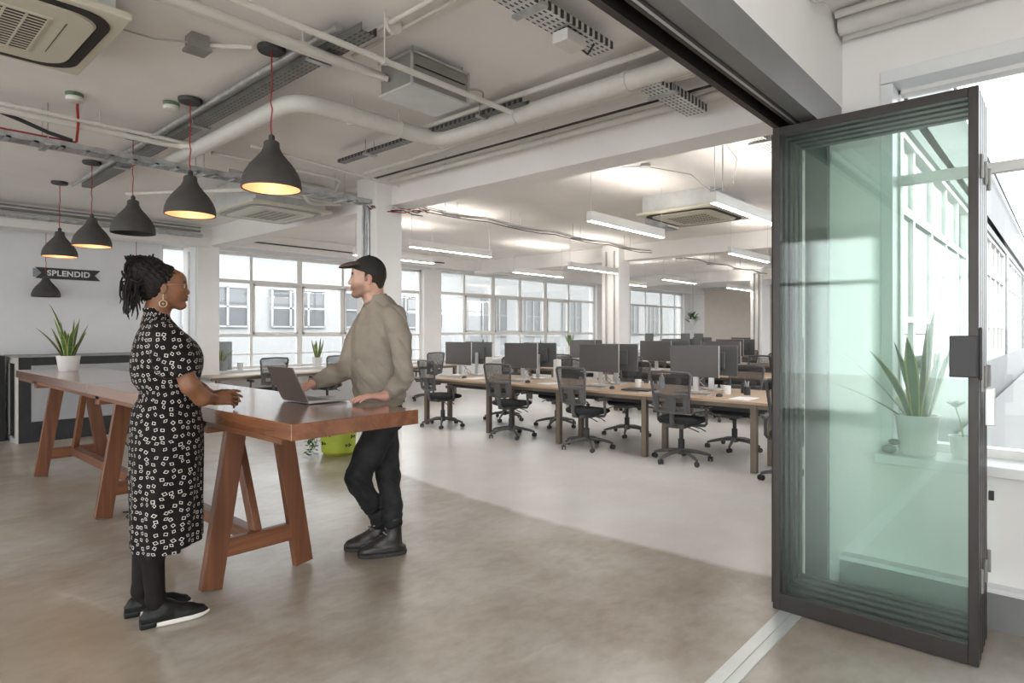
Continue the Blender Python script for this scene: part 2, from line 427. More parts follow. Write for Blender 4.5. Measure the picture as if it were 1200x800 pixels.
# right hand wall with its window
RW = (-3.2, .72, .77, 2.73)
b = B().box(3.74, 4.04, .72, .92, 0, CEIL).box(3.74, 4.04, -3.2, .72, 0, .765).box(3.74, 4.04, -3.2, .72, 2.735, CEIL)
b.box(3.74, 4.12, .92, 1.12, 0, CEIL)
struct(b, 'wall_window_side', 'white', 'white wall beside the folded glass doors')
struct(B().box(3.69, 3.74, .985, 1.10, 0, 2.62), 'door_jamb', 'doorframe', 'dark metal jamb where the glass doors close on the wall')
window('window_7', 'large window behind the folded glass doors', RW, [(-.9, .07)], [(2.22, .05)], 3.92, .05, axis='y')
struct(B().box(3.725, 3.89, .68, .735, .78, 2.70).box(3.722, 3.888, -3.2, .737, 2.702, 2.77), 'trim_5', 'winwhite', 'white trim round the right hand window', bevel=.004)
struct(B().box(3.61, 3.885, -3.2, .742, .728, .777), 'trim_6', 'winwhite', 'white sill of the right hand window', bevel=.006)
struct(B().box(3.675, 3.74, -3.2, .92, 0, .175), 'baseboard_right', 'skirting', 'grey metal trunking along the foot of the right wall')
struct(B().box(3.665, 3.745, -3.2, .92, .175, .2), 'trim_7', 'winwhite', 'white cap on the grey trunking at the right wall', bevel=.003)
struct(B().box(.6, 3.74, -1.8, -1.6, 0, CEIL), 'wall_sky_block', 'white', 'white wall added unseen behind the camera to shade the right wall')  # added out of view; keeps the open sky off the right wall
# left wall with tall windows (outside the frame; lights the room and shows in the glass)
b = B(); y = -1.6
for ya, yb in ((-1.2, 1.6), (2.2, 6.2), (6.8, 10.2)):
    b.box(-4.5, -4.2, y, ya, 0, CEIL).box(-4.5, -4.2, ya, yb, 0, .08).box(-4.5, -4.2, ya, yb, 2.95, CEIL); y = yb
b.box(-4.5, -4.2, y, 11.2, 0, CEIL)
struct(b, 'wall_left', 'white', 'white window wall at the left of the room')
for k, (ya, yb) in enumerate(((-1.2, 1.6), (2.2, 6.2), (6.8, 10.2))):
    window('window_%d' % (8 + k), 'window %s in the left wall' % ('nearest the entrance', 'in the middle', 'farthest away')[k], (ya, yb, .08, 2.95),
           [(ya + (yb - ya) * q / 4, .06) for q in (1, 2, 3)], [(2.2, .06)], -4.35, .05, axis='y')
# beams
struct(B().box(4.15, 4.45, 1.12, 10.5, BEAMZ, CEIL), 'beam', 'ceiling', 'white concrete beam over the line of the first columns', bevel=.004)
struct(B().box(10.35, 10.65, 1.12, 10.5, BEAMZ, CEIL), 'beam', 'ceiling', 'white concrete beam over the second desk row', bevel=.004)
struct(B().box(16.5, 16.8, 1.12, 10.5, BEAMZ, CEIL), 'beam', 'ceiling', 'white concrete beam farthest down the office', bevel=.004)
struct(B().box(-4.2, 4.15, 10.2, 10.5, BEAMZ - .02, CEIL), 'beam', 'ceiling', 'white concrete beam above the bar', bevel=.004)
struct(B().box(4.15, 22.5, 10.3, 10.5, BEAMZ + .05, CEIL), 'beam', 'ceiling', 'white concrete beam along the street windows', bevel=.004)
# columns
struct(B().box(3.95, 4.29, 5.5, 5.86, 0, CEIL), 'column', 'white', 'square white column between the high table and the desks', bevel=.005)
struct(B().box(3.98, 4.32, 10.3, 10.9, 0, BEAMZ), 'column', 'white', 'square white column against the street windows behind the woman', bevel=.005)
struct(B().box(10.15, 10.55, 6.38, 6.76, 0, CEIL), 'column', 'white', 'square white column beyond the front desk row', bevel=.005)
struct(B().box(16.4, 17.0, 5.95, 6.25, 0, CEIL), 'column', 'white', 'white column farthest down the office', bevel=.005)
struct(B().box(3.955, 3.98, 10.62, 10.66, 0, 2.7).box(3.955, 3.98, 10.33, 10.5, 0, 2.75), 'column_cladding', 'greywhite', 'pale grey cladding strip on the column by the street windows')

# ------------------------------------------------------------------ outside
def far_building(name, label, x0, x1, y, depth, z0, z1, rows, win_w, gap, mt='extwhite', group=None):
    root = thing(name, label, 'building', (x0, y, z0), 0, group)
    B().box(0, x1 - x0, 0, depth, 0, z1 - z0).build('wall', mt, root)
    for (za, zb) in rows:
        x = gap
        while x + win_w < x1 - x0:
            f = B(); f.box(x, x + win_w, -.06, .02, za - z0, zb - z0); w = f.build('window', 'extwin', root)
            g = B(); n = 3
            for i in range(n + 1): u = x + win_w * i / n; g.box(u - .04, u + .04, -.12, -.06, za - z0, zb - z0)
            for zz in (za, (za + zb) / 2, zb): g.box(x, x + win_w, -.12, -.06, zz - z0 - .03, zz - z0 + .03)
            g.build('glazing_bars', 'extwhite', w); x += win_w + gap
    b = B().box(-.2, x1 - x0 + .2, -.3, .1, z1 - z0, z1 - z0 + .25)
    b.build('parapet', 'extwhite', root)
    return root
far_building('street_building', 'white building across the street with a band of dark windows, seen past the man', 4, 21, 22, 6, -6, 4.4, [(1.6, 3.0), (-1.8, -.4)], 2.2, .9)
far_building('street_building', 'pale office building across the street, seen through the middle window', 21.6, 46, 23, 6, -6, 5.2, [(1.2, 3.4), (-2.2, -.2)], 1.9, 1.6)
bb = thing('brick_building', 'pale brick building far off behind the street buildings', 'building', (2, 34, -6))
B().box(0, 30, 0, 8, 0, 14).build('wall', 'brick', bb); 
w = B()
for i in range(9): B().box(1 + i * 3.2, 2.6 + i * 3.2, -.05, .02, 9.6, 11.2).build('window', 'extwin', bb)
rf = thing('flat_roof', 'low grey flat roof just outside the long left window', 'roof', (3, 13.2, -1.2))
B().box(0, 26, 0, 6.2, 0, .9).build('deck', 'extroof', rf)
B().box(0, 26, -.1, .15, .9, 1.25).box(0, 26, 6.1, 6.3, .9, 1.15).build('parapet', 'extwhite', rf)
v = B()
for i in range(5): B().box(2 + i * 4.6, 3.6 + i * 4.6, 2.5, 4.2, .9, 1.6).build('skylight', 'extgrey', rf)
struct(B().box(-60, 90, -60, 90, -6.2, -6), 'ground_outside', 'extgrey', 'pale street and yard far below the windows')
tr_ = thing('roof_terrace', 'white rendered terrace ledge outside the right window', 'terrace', (4.05, -.6, -6))
B().box(0, 19, 0, 1.45, 0, 6.35).build('ledge', 'wing', tr_)
B().box(0, 19, -.06, .06, 6.35, 6.85).build('parapet', 'wing', tr_)
g = B()
for i in range(13): g.box(1.0 + i * 1.45, 1.03 + i * 1.45, -.02, .02, 6.85, 7.35)
g.tube([(0, 0, 7.35), (19, 0, 7.35)], .02, 6); g.build('railing', 'extgrey', tr_)
ds = thing('downpipe', 'thin grey gutter line along the top of the office wing wall', 'gutter', (4.2, .86, 3.9))
B().tube([(0, 0, 0), (18.5, 0, 0)], .018, 8).build('gutter', 'extgrey', ds)
bx_ = far_building('yard_building', 'pale building across the yard seen through the right window', 9, 34, -18, 8, -6, 2.6, [(.6, 2.0)], 2.0, 1.4)
# ------------------------------------------------------------------ ceiling services
def hanger(b, x, y, z0, z1=CEIL, r=.004): b.tube([(x, y, z0), (x, y, z1)], r, 6)
# pendants over the high table
def make_pendant(lit):
    t = thing('pendant_lamp', '', 'lamp', (0, 0, 0), 0, 'dark pendant lamps over the high table and bar')
    H_ = CEIL - 2.24
    prof = [(.168, 0), (.170, .012), (.166, .05), (.150, .095), (.122, .14), (.088, .18), (.060, .215), (.046, .245), (.044, .275), (.036, .283), (.012, .285)]
    inn = [(.160, .004), (.157, .05), (.141, .092), (.114, .135), (.08, .173), (.05, .205), (.02, .22), (.001, .222)]
    s = B().lathe(prof, 40, cap0=False).lathe([(.168, 0), (.160, .004)], 40, cap0=False, cap1=False)
    s.build('lamp_shade', 'pendant', t, smooth=True)
    B().lathe(inn, 40, cap0=False).build('shade_lining', 'copperglow' if lit else 'slot', t, smooth=True)  # lining coloured glow-orange when lit, shadow-black when unlit
    B().lathe([(.018, .285), (.018, .315), (.008, .325)], 12).build('cord_grip', 'dark', t, smooth=True)
    bl = B(); bl.lathe([(.001, .055), (.022, .064), (.032, .085), (.03, .11), (.018, .14), (.016, .2)], 16)
    o = bl.build('bulb', 'bulb' if lit else 'bulboff', t, smooth=True)
    random.seed(3)
    pts = [(0, 0, .32)]
    z = .32
    while z < H_ - .03:
        z += .05; k = .006 * max(0, 1 - (z - .32) / .4); pts.append((random.uniform(-k, k) * 1.6, random.uniform(-k, k) * 1.6, z))
    pts[-1] = (0, 0, H_ - .02)
    B().tube(pts, .0042, 6).build('cord', 'redcord', t)
    B().lathe([(.075, H_ - .03), (.08, H_ - .022), (.08, H_ - .004), (.07, H_)], 24).build('ceiling_rose', 'dark', t, smooth=True)
    if lit:
        L = bpy.data.lights.new('bulb_light', 'POINT'); L.energy = .75; L.color = (1, .74, .52); L.shadow_soft_size = .03
        lo = bpy.data.objects.new('bulb_light', L); C.objects.link(lo); lo.parent = t; lo.location = (0, 0, .04)
    return t
PLON = make_pendant(True); PLOFF = make_pendant(False)
pl = ['dark dome pendant lamp nearest the camera, glowing orange inside', 'dark pendant lamp on a red cord, second from the camera, glowing inside',
      'unlit dark pendant lamp between two glowing ones above the woman', 'dark glowing pendant lamp, fourth from the camera, left of the unlit one', 'dark pendant lamp at the far left end of the glowing row']
first = {True: PLON, False: PLOFF}; used = set()
for i, (y, lit) in enumerate(((3.49, True), (4.70, True), (5.93, False), (7.14, True), (8.38, True))):
    if lit in used: copy_thing(first[lit], (1.765, y, 2.24), 0, pl[i])
    else: used.add(lit); first[lit].location = (1.765, y, 2.24); first[lit]['label'] = pl[i]
# two lower ones over the bar
for x, lab in ((2.09, 'small low pendant lamp hanging over the bar, left of the banner sign'), (3.22, 'low pendant lamp over the bar, mostly hidden behind the woman\'s hair')):
    c = copy_thing(PLOFF, (x, 10.68, 1.895), 0, lab)
    for ch in c.children:
        if ch.name.startswith('cord') and not ch.name.startswith('cord_grip'):
            me = ch.data.copy(); ch.data = me
            for v in me.vertices:
                if v.co.z > .75: v.co.z += .345
        elif ch.name.startswith('ceiling_rose'): ch.location.z = .345

# ceiling air conditioners
def cassette(label, x0, x1, y0, y1, z):
    t = thing('ceiling_air_conditioner', label, 'air conditioner', ((x0 + x1) / 2, (y0 + y1) / 2, z), 0)
    w, d = (x1 - x0) / 2, (y1 - y0) / 2
    B().box(-w + .06, w - .06, -d + .06, d - .06, .04, CEIL - z).build('housing', 'ductlid', t)
    B().box(-w, w, -d, d, 0, .04).build('panel', 'cream', t, bevel=.012)
    def ring(r0, r1, z0, z1, seg=6):
        """rounded-square ring"""
        def loop(r):
            a, b2 = w * r, d * r; c = min(a, b2) * .35; out = []
            for (cx, cy, s) in ((a - c, b2 - c, 0), (-a + c, b2 - c, 1), (-a + c, -b2 + c, 2), (a - c, -b2 + c, 3)):
                for k in range(seg + 1):
                    t_ = PI / 2 * (s + k / seg); out.append((cx + c * math.cos(t_), cy + c * math.sin(t_)))
            return out
        A, Bo = loop(r1), loop(r0); n = len(A); bb = B()
        vs = [(p[0], p[1], z0) for p in A] + [(p[0], p[1], z0) for p in Bo] + [(p[0], p[1], z1) for p in A] + [(p[0], p[1], z1) for p in Bo]
        fs = []
        for i in range(n):
            j = (i + 1) % n
            fs += [(i, j, n + j, n + i), (2 * n + i, 3 * n + i, 3 * n + j, 2 * n + j), (i, 2 * n + i, 2 * n + j, j), (n + i, n + j, 3 * n + j, 3 * n + i)]
        return bb.add(vs, fs)
    ring(.80, .90, -.006, .002).build('air_slot', 'slot', t)
    ring(.0001, .78, -.012, .002).build('grille_panel', 'cream', t)
    g = B().box(-w * .42, w * .42, -d * .5, d * .5, -.016, -.0115)
    g.build('grille_opening', 'slot', t)
    g = B(); n = 14
    for i in range(n + 1):
        y = -d * .5 + d * i / n; g.box(-w * .43, w * .43, y - .0045, y + .0045, -.019, -.014)
    for i in range(6):
        x = -w * .42 + w * .84 * i / 5; g.box(x - .005, x + .005, -d * .51, d * .51, -.020, -.014)
    g.box(-w * .45, w * .45, -d * .53, -d * .5, -.02, -.01).box(-w * .45, w * .45, d * .5, d * .53, -.02, -.01)
    g.build('grille', 'cream', t)
    B().box(w * .56, w * .565, -d * .5, d * .4, -.014, -.011).build('panel_seam', 'slot', t)
    return t
cassette('cream ceiling air conditioner in the top left corner', .02, 1.02, 3.42, 4.41, 2.93)
ac2 = cassette('cream ceiling air conditioner beside the beam behind the pendants', 2.98, 3.92, 6.3, 7.4, 2.76)
ac2.children[0].data.materials[0] = M['duct']
cassette('cream ceiling air conditioner beyond the long light above the desks', 6.75, 7.9, 3.0, 4.0, 2.84)
# boxes
t = thing('ventilation_box', 'grey metal ventilation box with pale underside hung below the ceiling', 'ventilation unit', (2.29, 2.84, 2.84))
B().box(0, .44, 0, .30, .012, .20).build('casing', 'duct', t, bevel=.004)
B().box(-.01, .45, -.01, .31, 0, .012).build('base_plate', 'ductlid', t)
B().box(-.012, .452, -.012, .312, .19, .202).box(-.012, .0, -.012, .0, 0, .2).box(.44, .452, -.012, 0, 0, .2).build('flange', 'silver', t)
B().box(.02, .42, -.006, .0, .12, .126).build('seam', 'slot', t)
for px_, py_ in ((.02, .02), (.42, .02), (.02, .28), (.42, .28)): g = B(); hanger(g, px_, py_, .2, .24); g.build('hanger', 'silver', t)
t = thing('ventilation_box', 'small silver round ended ventilation unit beside the far ceiling air conditioner', 'ventilation unit', (7.75, 4.1, 2.85))
B().box(0, .42, 0, .36, 0, .2).build('casing', 'galv', t, bevel=.05)
B().box(.02, .4, .02, .34, .2, .23).build('mounting_plate', 'slot', t)

# cable trays
def tray(name, label, a, b, w, h, mt, rungs=False, hangs=()):
    t = thing(name, label, 'cable tray', a)
    d = Vector(b) - Vector(a); L = d.length; d.normalize(); r = Vector((-d.y, d.x, 0))
    alongx = abs(d.x) > .5
    def bx(bb, l0, l1, s0, s1, z0, z1):
        if alongx: bb.box(min(l0 * d.x, l1 * d.x), max(l0 * d.x, l1 * d.x), s0, s1, z0, z1)
        else: bb.box(s0, s1, min(l0 * d.y, l1 * d.y), max(l0 * d.y, l1 * d.y), z0, z1)
    if rungs:
        g = B(); bx(g, 0, L, -w / 2, -w / 2 + .012, 0, h); bx(g, 0, L, w / 2 - .012, w / 2, 0, h)
        k = .1
        while k < L: bx(g, k, k + .03, -w / 2, w / 2, 0, .012); k += .16
        g.build('ladder', mt, t)
    else:
        g = B(); bx(g, 0, L, -w / 2, w / 2, 0, .004); bx(g, 0, L, -w / 2 - .003, -w / 2, 0, h); bx(g, 0, L, w / 2, w / 2 + .003, 0, h)
        g.build('tray', mt, t)
    if hangs:
        for k in hangs:
            g = B()
            for s in (-w / 2 - .01, w / 2 + .01):
                p = (k * d.x + (0 if alongx else s), k * d.y + (s if alongx else 0)); hanger(g, p[0], p[1], 0, CEIL - a[2])
            bx(g, k - .02, k + .02, -w / 2 - .03, w / 2 + .03, -.015, 0)
            g.build('hanger', 'galv', t)
    return t
tray('cable_tray', 'dark slotted cable tray running beside the pendant lamps', (1.93, 2.75, 2.98), (1.93, 8.0, 2.98), .09, .045, 'perfy', hangs=(.5, 2.2, 4.0))
tray('cable_tray', 'perforated steel cable tray at the top centre of the ceiling', (.4, 1.95, 2.97), (2.95, 1.95, 2.97), .14, .04, 'perfx', hangs=(1.9,))
tray('cable_tray', 'short perforated cable tray end below the white pipes near the header', (3.34, 1.90, 2.90), (4.02, 1.90, 2.90), .14, .05, 'perfx', hangs=(.2,))
tray('cable_tray', 'perforated cable tray beyond the beam beside the glass doors', (4.8, 1.9, 2.98), (6.4, 1.9, 2.98), .13, .04, 'perfx', hangs=(.4, 1.2))
tray('cable_ladder', 'pale steel cable ladder carrying red cable under the pendants\' ceiling', (-1.0, 5.65, 2.78), (4.0, 5.65, 2.78), .16, .045, 'galv', True, (.6, 2.1, 3.2, 4.6))
tray('cable_tray', 'short dark slotted tray beside the big white pipe', (3.20, 2.75, 2.96), (3.20, 5.0, 2.96), .07, .03, 'perfy', hangs=(.4, 1.8))
tray('cable_ladder', 'thin cable ladder along the beam above the bar', (-1.0, 9.95, 2.86), (3.9, 9.95, 2.86), .14, .04, 'galv', True, (1.0, 2.4, 3.9))
t = thing('cable', 'red cable bundle lying along the pale cable ladder', 'cable', (0, 5.6, 2.83))
B().tube([(-1, 0, 0), (1.28, 0, .005)], .012, 6).build('cable_run', 'redcord', t)
B().tube([(1.2, -.42, .22), (1.22, -.3, .19), (1.25, -.2, .1), (1.28, -.02, .01)], .009, 6).build('cable_drop', 'redcord', t)
t = thing('cable', 'black cable sloping from the white pipes down to the cable ladder', 'cable', (.95, 5.55, 2.85))
B().tube([(-.15, -.05, .08), (.0, -.02, .05), (.15, 0, .01), (.30, .02, -.01)], .014, 6).build('cable_run', 'blackcord', t)
t = thing('cable', 'loose red and black cables at the end of the cable ladder by the column', 'cable', (3.9, 5.4, 2.745))
random.seed(5)
for k in range(7):
    p = [(0, .2 - k * .02, 0)]
    for q in range(5): p.append((.1 + q * .12, .15 - q * .06 + random.uniform(-.06, .06), random.uniform(-.05, .02)))
    B().tube(p, .006, 5).build('cable_end', ('redcord', 'blackcord', 'whitecord', 'greycord')[k % 4], t)

# painted pipes
def pipe(name, label, runs, mt='pipe', clips=None, cat='pipe'):
    t = thing(name, label, cat, runs[0][0][0])
    o = Vector(runs[0][0][0])
    for pts, r in runs:
        P_ = [Vector(p) - o for p in pts]; out = [P_[0]]
        for i in range(1, len(P_) - 1):                       # round the corners
            a, c, d = P_[i - 1], P_[i], P_[i + 1]; rr = min(.12 + r, (a - c).length * .45, (d - c).length * .45)
            p0 = c + (a - c).normalized() * rr; p1 = c + (d - c).normalized() * rr
            for k in range(6):
                q = k / 5; out.append(p0 * (1 - q) ** 2 + c * 2 * q * (1 - q) + p1 * q * q)
        out.append(P_[-1]); B().tube(out, r, 12).build('pipe_run', mt, t, smooth=True)
    if clips:
        for p, r, ax in clips:
            p = Vector(p) - o; g = B(); e = Vector((.012, 0, 0)) if ax == 'x' else Vector((0, .012, 0))
            g.tube([p - e, p + e], r, 12); g.tube([p, (p.x, p.y, CEIL - .003 - o.z)], .004, 6); g.build('pipe_clip', mt, t)
    return t
pipe('lagged_pipe', 'thick white lagged pipe with an elbow, running to the ventilation box side', [([(2.08, 6.0, 2.93), (2.08, 3.78, 2.93), (3.28, 3.74, 2.93), (3.28, 1.14, 2.93)], .06)],
     clips=[((2.5, 3.77, 2.93), .066, 'x'), ((2.9, 3.75, 2.93), .066, 'x'), ((3.28, 2.9, 2.93), .066, 'y'), ((3.28, 2.0, 2.93), .066, 'y')])
pipe('pipe', 'slim white pipe just above the thick lagged one', [([(2.16, 6.0, 3.02), (2.16, 3.9, 3.02), (3.18, 3.88, 3.02), (3.18, 1.14, 3.02)], .02)])
pipe('conduit', 'pair of white conduits crossing to the ventilation box', [([(-.6, 3.13, 2.97), (2.28, 3.10, 2.95)], .026), ([(-.6, 3.20, 2.985), (1.9, 3.18, 2.97), (2.28, 3.06, 2.93)], .018)],
     clips=[((.9, 3.13, 2.97), .032, 'x'), ((1.75, 3.11, 2.96), .032, 'x')])
pipe('conduit', 'single thin white conduit crossing in front of the ventilation box', [([(-.6, 2.60, 2.81), (2.95, 2.66, 2.81)], .016)], clips=[((1.95, 2.643, 2.81), .022, 'x')])
pipe('conduit', 'two thin white conduits running away in front of the ventilation box', [([(2.02, 1.14, 3.05), (2.02, 3.17, 3.05)], .013), ([(2.09, 1.14, 3.055), (2.12, 3.19, 3.055)], .010)], clips=[((2.05, 2.7, 3.05), .05, 'y')])
pipe('conduit', 'bright steel rail beside the slotted tray over the pendants', [([(1.84, 2.9, 3.03), (1.84, 8.2, 3.03)], .02), ([(2.02, 3.2, 3.05), (2.02, 8.1, 3.05)], .01)], 'galv')
pipe('conduit', 'white pipes crossing above the far air conditioner toward the column', [([(1.9, 5.95, 2.90), (4.1, 5.95, 2.90)], .018), ([(2.6, 6.02, 2.95), (4.1, 6.02, 2.95)], .028), ([(2.2, 5.4, 2.92), (3.45, 5.4, 2.92), (3.7, 5.9, 2.9)], .015), ([(3.1, 5.6, 2.9), (3.5, 6.1, 2.78), (3.9, 6.1, 2.84)], .016)])
pipe('flex', 'thin grey flex looping off the end of the ventilation box', [([(2.74, 2.98, 2.98), (2.95, 2.9, 3.02), (3.08, 3.05, 3.0), (2.98, 3.3, 3.03), (2.8, 3.5, 3.06)], .006)], 'greycord', cat='cable')
pipe('conduit', 'thin black strip along the beam above the desks, drawn as a shadow line', [([(3.76, 1.14, 2.96), (3.74, 5.3, 2.96)], .009)], 'blackcord')  # black run added to draw the dark shadow line of the bundle
pipe('conduit', 'white conduits at the left crossing toward the pendant cords', [([(-1.5, 5.46, 2.93), (1.95, 5.46, 2.93), (2.08, 5.3, 2.93)], .024), ([(-1.5, 5.38, 2.955), (2.0, 5.38, 2.95)], .015), ([(-1.5, 5.53, 2.955), (1.9, 5.53, 2.95)], .012)],
     clips=[((.6, 5.46, 2.93), .03, 'x'), ((1.4, 5.46, 2.93), .03, 'x')])
pipe('conduit', 'bundle of white conduits hugging the beam above the desks', [([(3.95, 1.14, 2.97), (3.95, 5.3, 2.97)], .022), ([(3.88, 1.14, 3.0), (3.88, 5.4, 3.0)], .014), ([(4.02, 1.14, 2.98), (4.02, 5.3, 2.98)], .012), ([(3.62, 1.14, 3.0), (3.60, 3.0, 3.0), (3.66, 5.3, 3.0)], .018)],
     clips=[((3.95, 2.0, 2.97), .028, 'y'), ((3.95, 3.2, 2.97), .028, 'y'), ((3.95, 4.4, 2.97), .028, 'y')])
pipe('conduit', 'wide white trunking beside the thick lagged pipe', [([(3.45, 1.14, 2.97), (3.45, 3.9, 2.97)], .045), ([(3.55, 1.14, 3.0), (3.55, 3.9, 3.0)], .02)])
pipe('conduit', 'grey conduits along the beam above the bar', [([(-1.5, 10.12, 2.98), (3.95, 10.12, 2.98)], .018), ([(-1.5, 10.14, 2.92), (3.95, 10.14, 2.92)], .022), ([(-1.5, 10.1, 3.03), (3.95, 10.1, 3.03)], .012)], 'duct')
pipe('conduit', 'thin dark conduit over the long left window', [([(4.3, 10.286, 2.93), (8.8, 10.286, 2.93), (9.2, 10.286, 2.93)], .012)], 'blackcord')
pipe('conduit', 'twin white conduits running down the side of the near column', [([(3.935, 5.62, .003), (3.935, 5.62, 2.78)], .014), ([(3.935, 5.72, .003), (3.935, 5.72, 2.78)], .014), ([(3.935, 5.67, .003), (3.935, 5.67, 2.78)], .006)], 'galv')
pipe('conduit', 'twin grey conduits running down the side of the second column', [([(10.13, 6.47, .003), (10.13, 6.47, 2.95)], .018), ([(10.13, 6.65, .003), (10.13, 6.65, 2.95)], .018)], 'greycord')
pipe('conduit', 'twin pipes running down the side of the farthest column', [([(16.38, 6.03, .003), (16.38, 6.03, 2.95)], .022), ([(16.38, 6.15, .003), (16.38, 6.15, 2.95)], .022)], 'greycord')
pipe('conduit', 'white conduit bundle high over the right window wall', [([(3.60, -2.5, 3.02), (3.60, .9, 3.02)], .05), ([(3.68, -2.5, 3.0), (3.68, .9, 3.0)], .03), ([(3.52, -2.5, 3.05), (3.52, .9, 3.05)], .02)])
pipe('conduit', 'second white conduit bundle at the top right of the ceiling', [([(3.15, -2.5, 3.0), (3.15, .9, 3.0)], .035), ([(3.23, -2.5, 3.02), (3.23, .9, 3.02)], .02), ([(3.08, -2.5, 3.03), (3.08, .9, 3.03)], .015)])
pipe('conduit', 'bent white conduits beside the far air conditioner near the column', [([(2.3, 5.9, 2.86), (3.0, 6.1, 2.84), (3.9, 6.1, 2.84)], .018), ([(2.2, 7.6, 2.9), (2.95, 6.2, 2.86), (3.9, 5.95, 2.88)], .02), ([(2.3, 4.9, 2.9), (3.85, 4.98, 2.86)], .014)])
t = thing('cable', 'drooping dark data cables hung along the office ceiling', 'cable', (4.5, 5.75, 2.9))
for k, (dz, mt) in enumerate(((0, 'greycord'), (-.03, 'blackcord'), (.03, 'whitecord'), (.015, 'greycord'))):
    pts = [(q * .36, (k - 1.5) * .03 + .02 * math.sin(q * 1.7 + k), dz - .035 * abs(math.sin(q * PI / 4.0)) + (.06 if q < 1 else 0)) for q in range(17)]
    B().tube(pts, .006, 6).build('cable_run', mt, t)
for q in (.75, 1.95, 3.4, 4.9):
    g = B(); g.box(q - .14, q + .14, -.03, .0, -.05, -.03); hanger(g, q - .1, -.015, -.04, .18); hanger(g, q + .1, -.015, -.04, .18); g.build('hanger', 'galv', t)
t = thing('cable', 'cable run hung under the ceiling toward the farthest column', 'cable', (10.7, 5.75, 2.92))
B().tube([(q * .5, .02 * math.sin(q * 2), -.03 * abs(math.sin(q * PI / 3))) for q in range(12)], .016, 6).build('cable_run', 'greycord', t)
for q in (.8, 2.2, 3.6, 5.0): g = B(); g.box(q - .12, q + .12, -.08, .08, -.06, -.04); hanger(g, q, -.06, -.05, .16); hanger(g, q, .06, -.05, .16); g.build('hanger', 'galv', t)
t = thing('cable', 'slack grey flex looped between the hanging office lights', 'cable', (5.2, 3.5, 3.0))
B().tube([(-.68, 1.2, .05), (-.3, .9, .06), (-.1, .05, .04), (.3, -.35, .06), (.8, -.6, .03), (.95, -.75, -.14), (.9, -1.0, -.12), (.5, -1.2, .02), (-.05, -1.3, .05), (-.05, -1.3, -.4)], .005, 6).build('flex', 'greycord', t)
B().lathe([(.05, .05), (.05, .075)], 12, c=(.3, -.35, 0)).build('junction', 'galv', t)
# smoke detectors and small boxes
def detector(label, x, y, s=1, mt='detector'):
    t = thing('smoke_detector', label, 'detector', (x, y, CEIL - .062 * s))
    B().lathe([(.03, 0), (.05, .006), (.055, .03), (.05, .036)], 20).build('sensor_head', mt, t, smooth=True)
    B().lathe([(.052, .036), (.055, .06)], 20).build('base', 'detgreen' if mt == 'detector' else mt, t, smooth=True); return t
detector('white smoke detector with green base above the red cable drop', 1.18, 5.2)
detector('small pale detector beside the second pendant\'s ceiling rose', 1.70, 4.88)
t = thing('junction_box', 'open grey junction box with conduit stub on the ceiling', 'electrical box', (1.42, 3.68, 2.99))
B().box(-.05, .05, -.05, .05, .02, .09).box(-.06, .06, -.06, .06, 0, .02).build('box', 'duct', t, bevel=.004)
B().tube([(.04, .0, .05), (.12, -.08, .05), (.25, -.14, .07)], .014, 8).build('conduit_stub', 'pipe', t)
B().tube([(-.05, 0, .04), (-.18, .12, .05), (-.3, .2, .08), (-.42, .22, .088)], .005, 6).build('cord', 'greycord', t)
t = thing('light_fitting_box', 'small white box fixed under the perforated tray at the top', 'electrical box', (2.62, 1.95, 2.90))
B().box(-.08, .08, -.05, .05, 0, .06).build('box', 'white_plastic', t, bevel=.004)
B().tube([(.08, 0, .03), (.14, -.02, .0), (.17, -.04, .06)], .006, 6).build('cord', 'blackcord', t)

# hanging linear lights
def make_linear():
    t = thing('hanging_strip_light', '', 'light', (0, 0, 0), 0, 'white linear lights hung over the desks')
    B().box(0, 1.5, -.03, .03, .004, .075).box(0, 1.5, -.03, -.026, .075, .10).box(0, 1.5, .026, .03, .075, .10).box(0, .006, -.026, .026, .075, .10).box(1.494, 1.5, -.026, .026, .075, .10).build('housing', 'white_plastic', t, bevel=.003)
    B().box(.01, 1.49, -.024, .024, 0, .004).build('diffuser', 'led', t)
    B().box(.05, 1.45, -.016, .016, .0755, .079).build('uplight', 'ledup', t)
    for u in (.03, 1.47): g = B(); hanger(g, u, 0, .08, CEIL - 2.5, .0025); g.build('suspension_wire', 'silver', t)
    return t
LIN = make_linear(); first = True
xs = [(5.07, 'front'), (8.5, 'second'), (11.8, 'third'), (15.1, 'fourth')]; ys = [(2.25, 'nearest the glass doors'), (3.53, 'second from the glass doors'), (6.33, 'third from the glass doors'), (7.6, 'nearest the street windows')]
for x, xn in xs:
    for y, yn in ys:
        if (xn != 'front' and y < 3) or (xn == 'fourth' and y != 6.33) or (xn == 'third' and y < 4): continue
        lab = 'white linear light over the %s desk row, %s' % (xn, yn)
        if first: LIN.location = (x, y, 2.5); LIN['label'] = lab; first = False
        else: copy_thing(LIN, (x, y, 2.5), 0, lab)
for x in ():
    copy_thing(LIN, (x, 9.4, 2.5), 0, 'white linear light in front of the street windows, %s along' % {5.1: 'first', 8.4: 'second', 11.7: 'third'}[x])

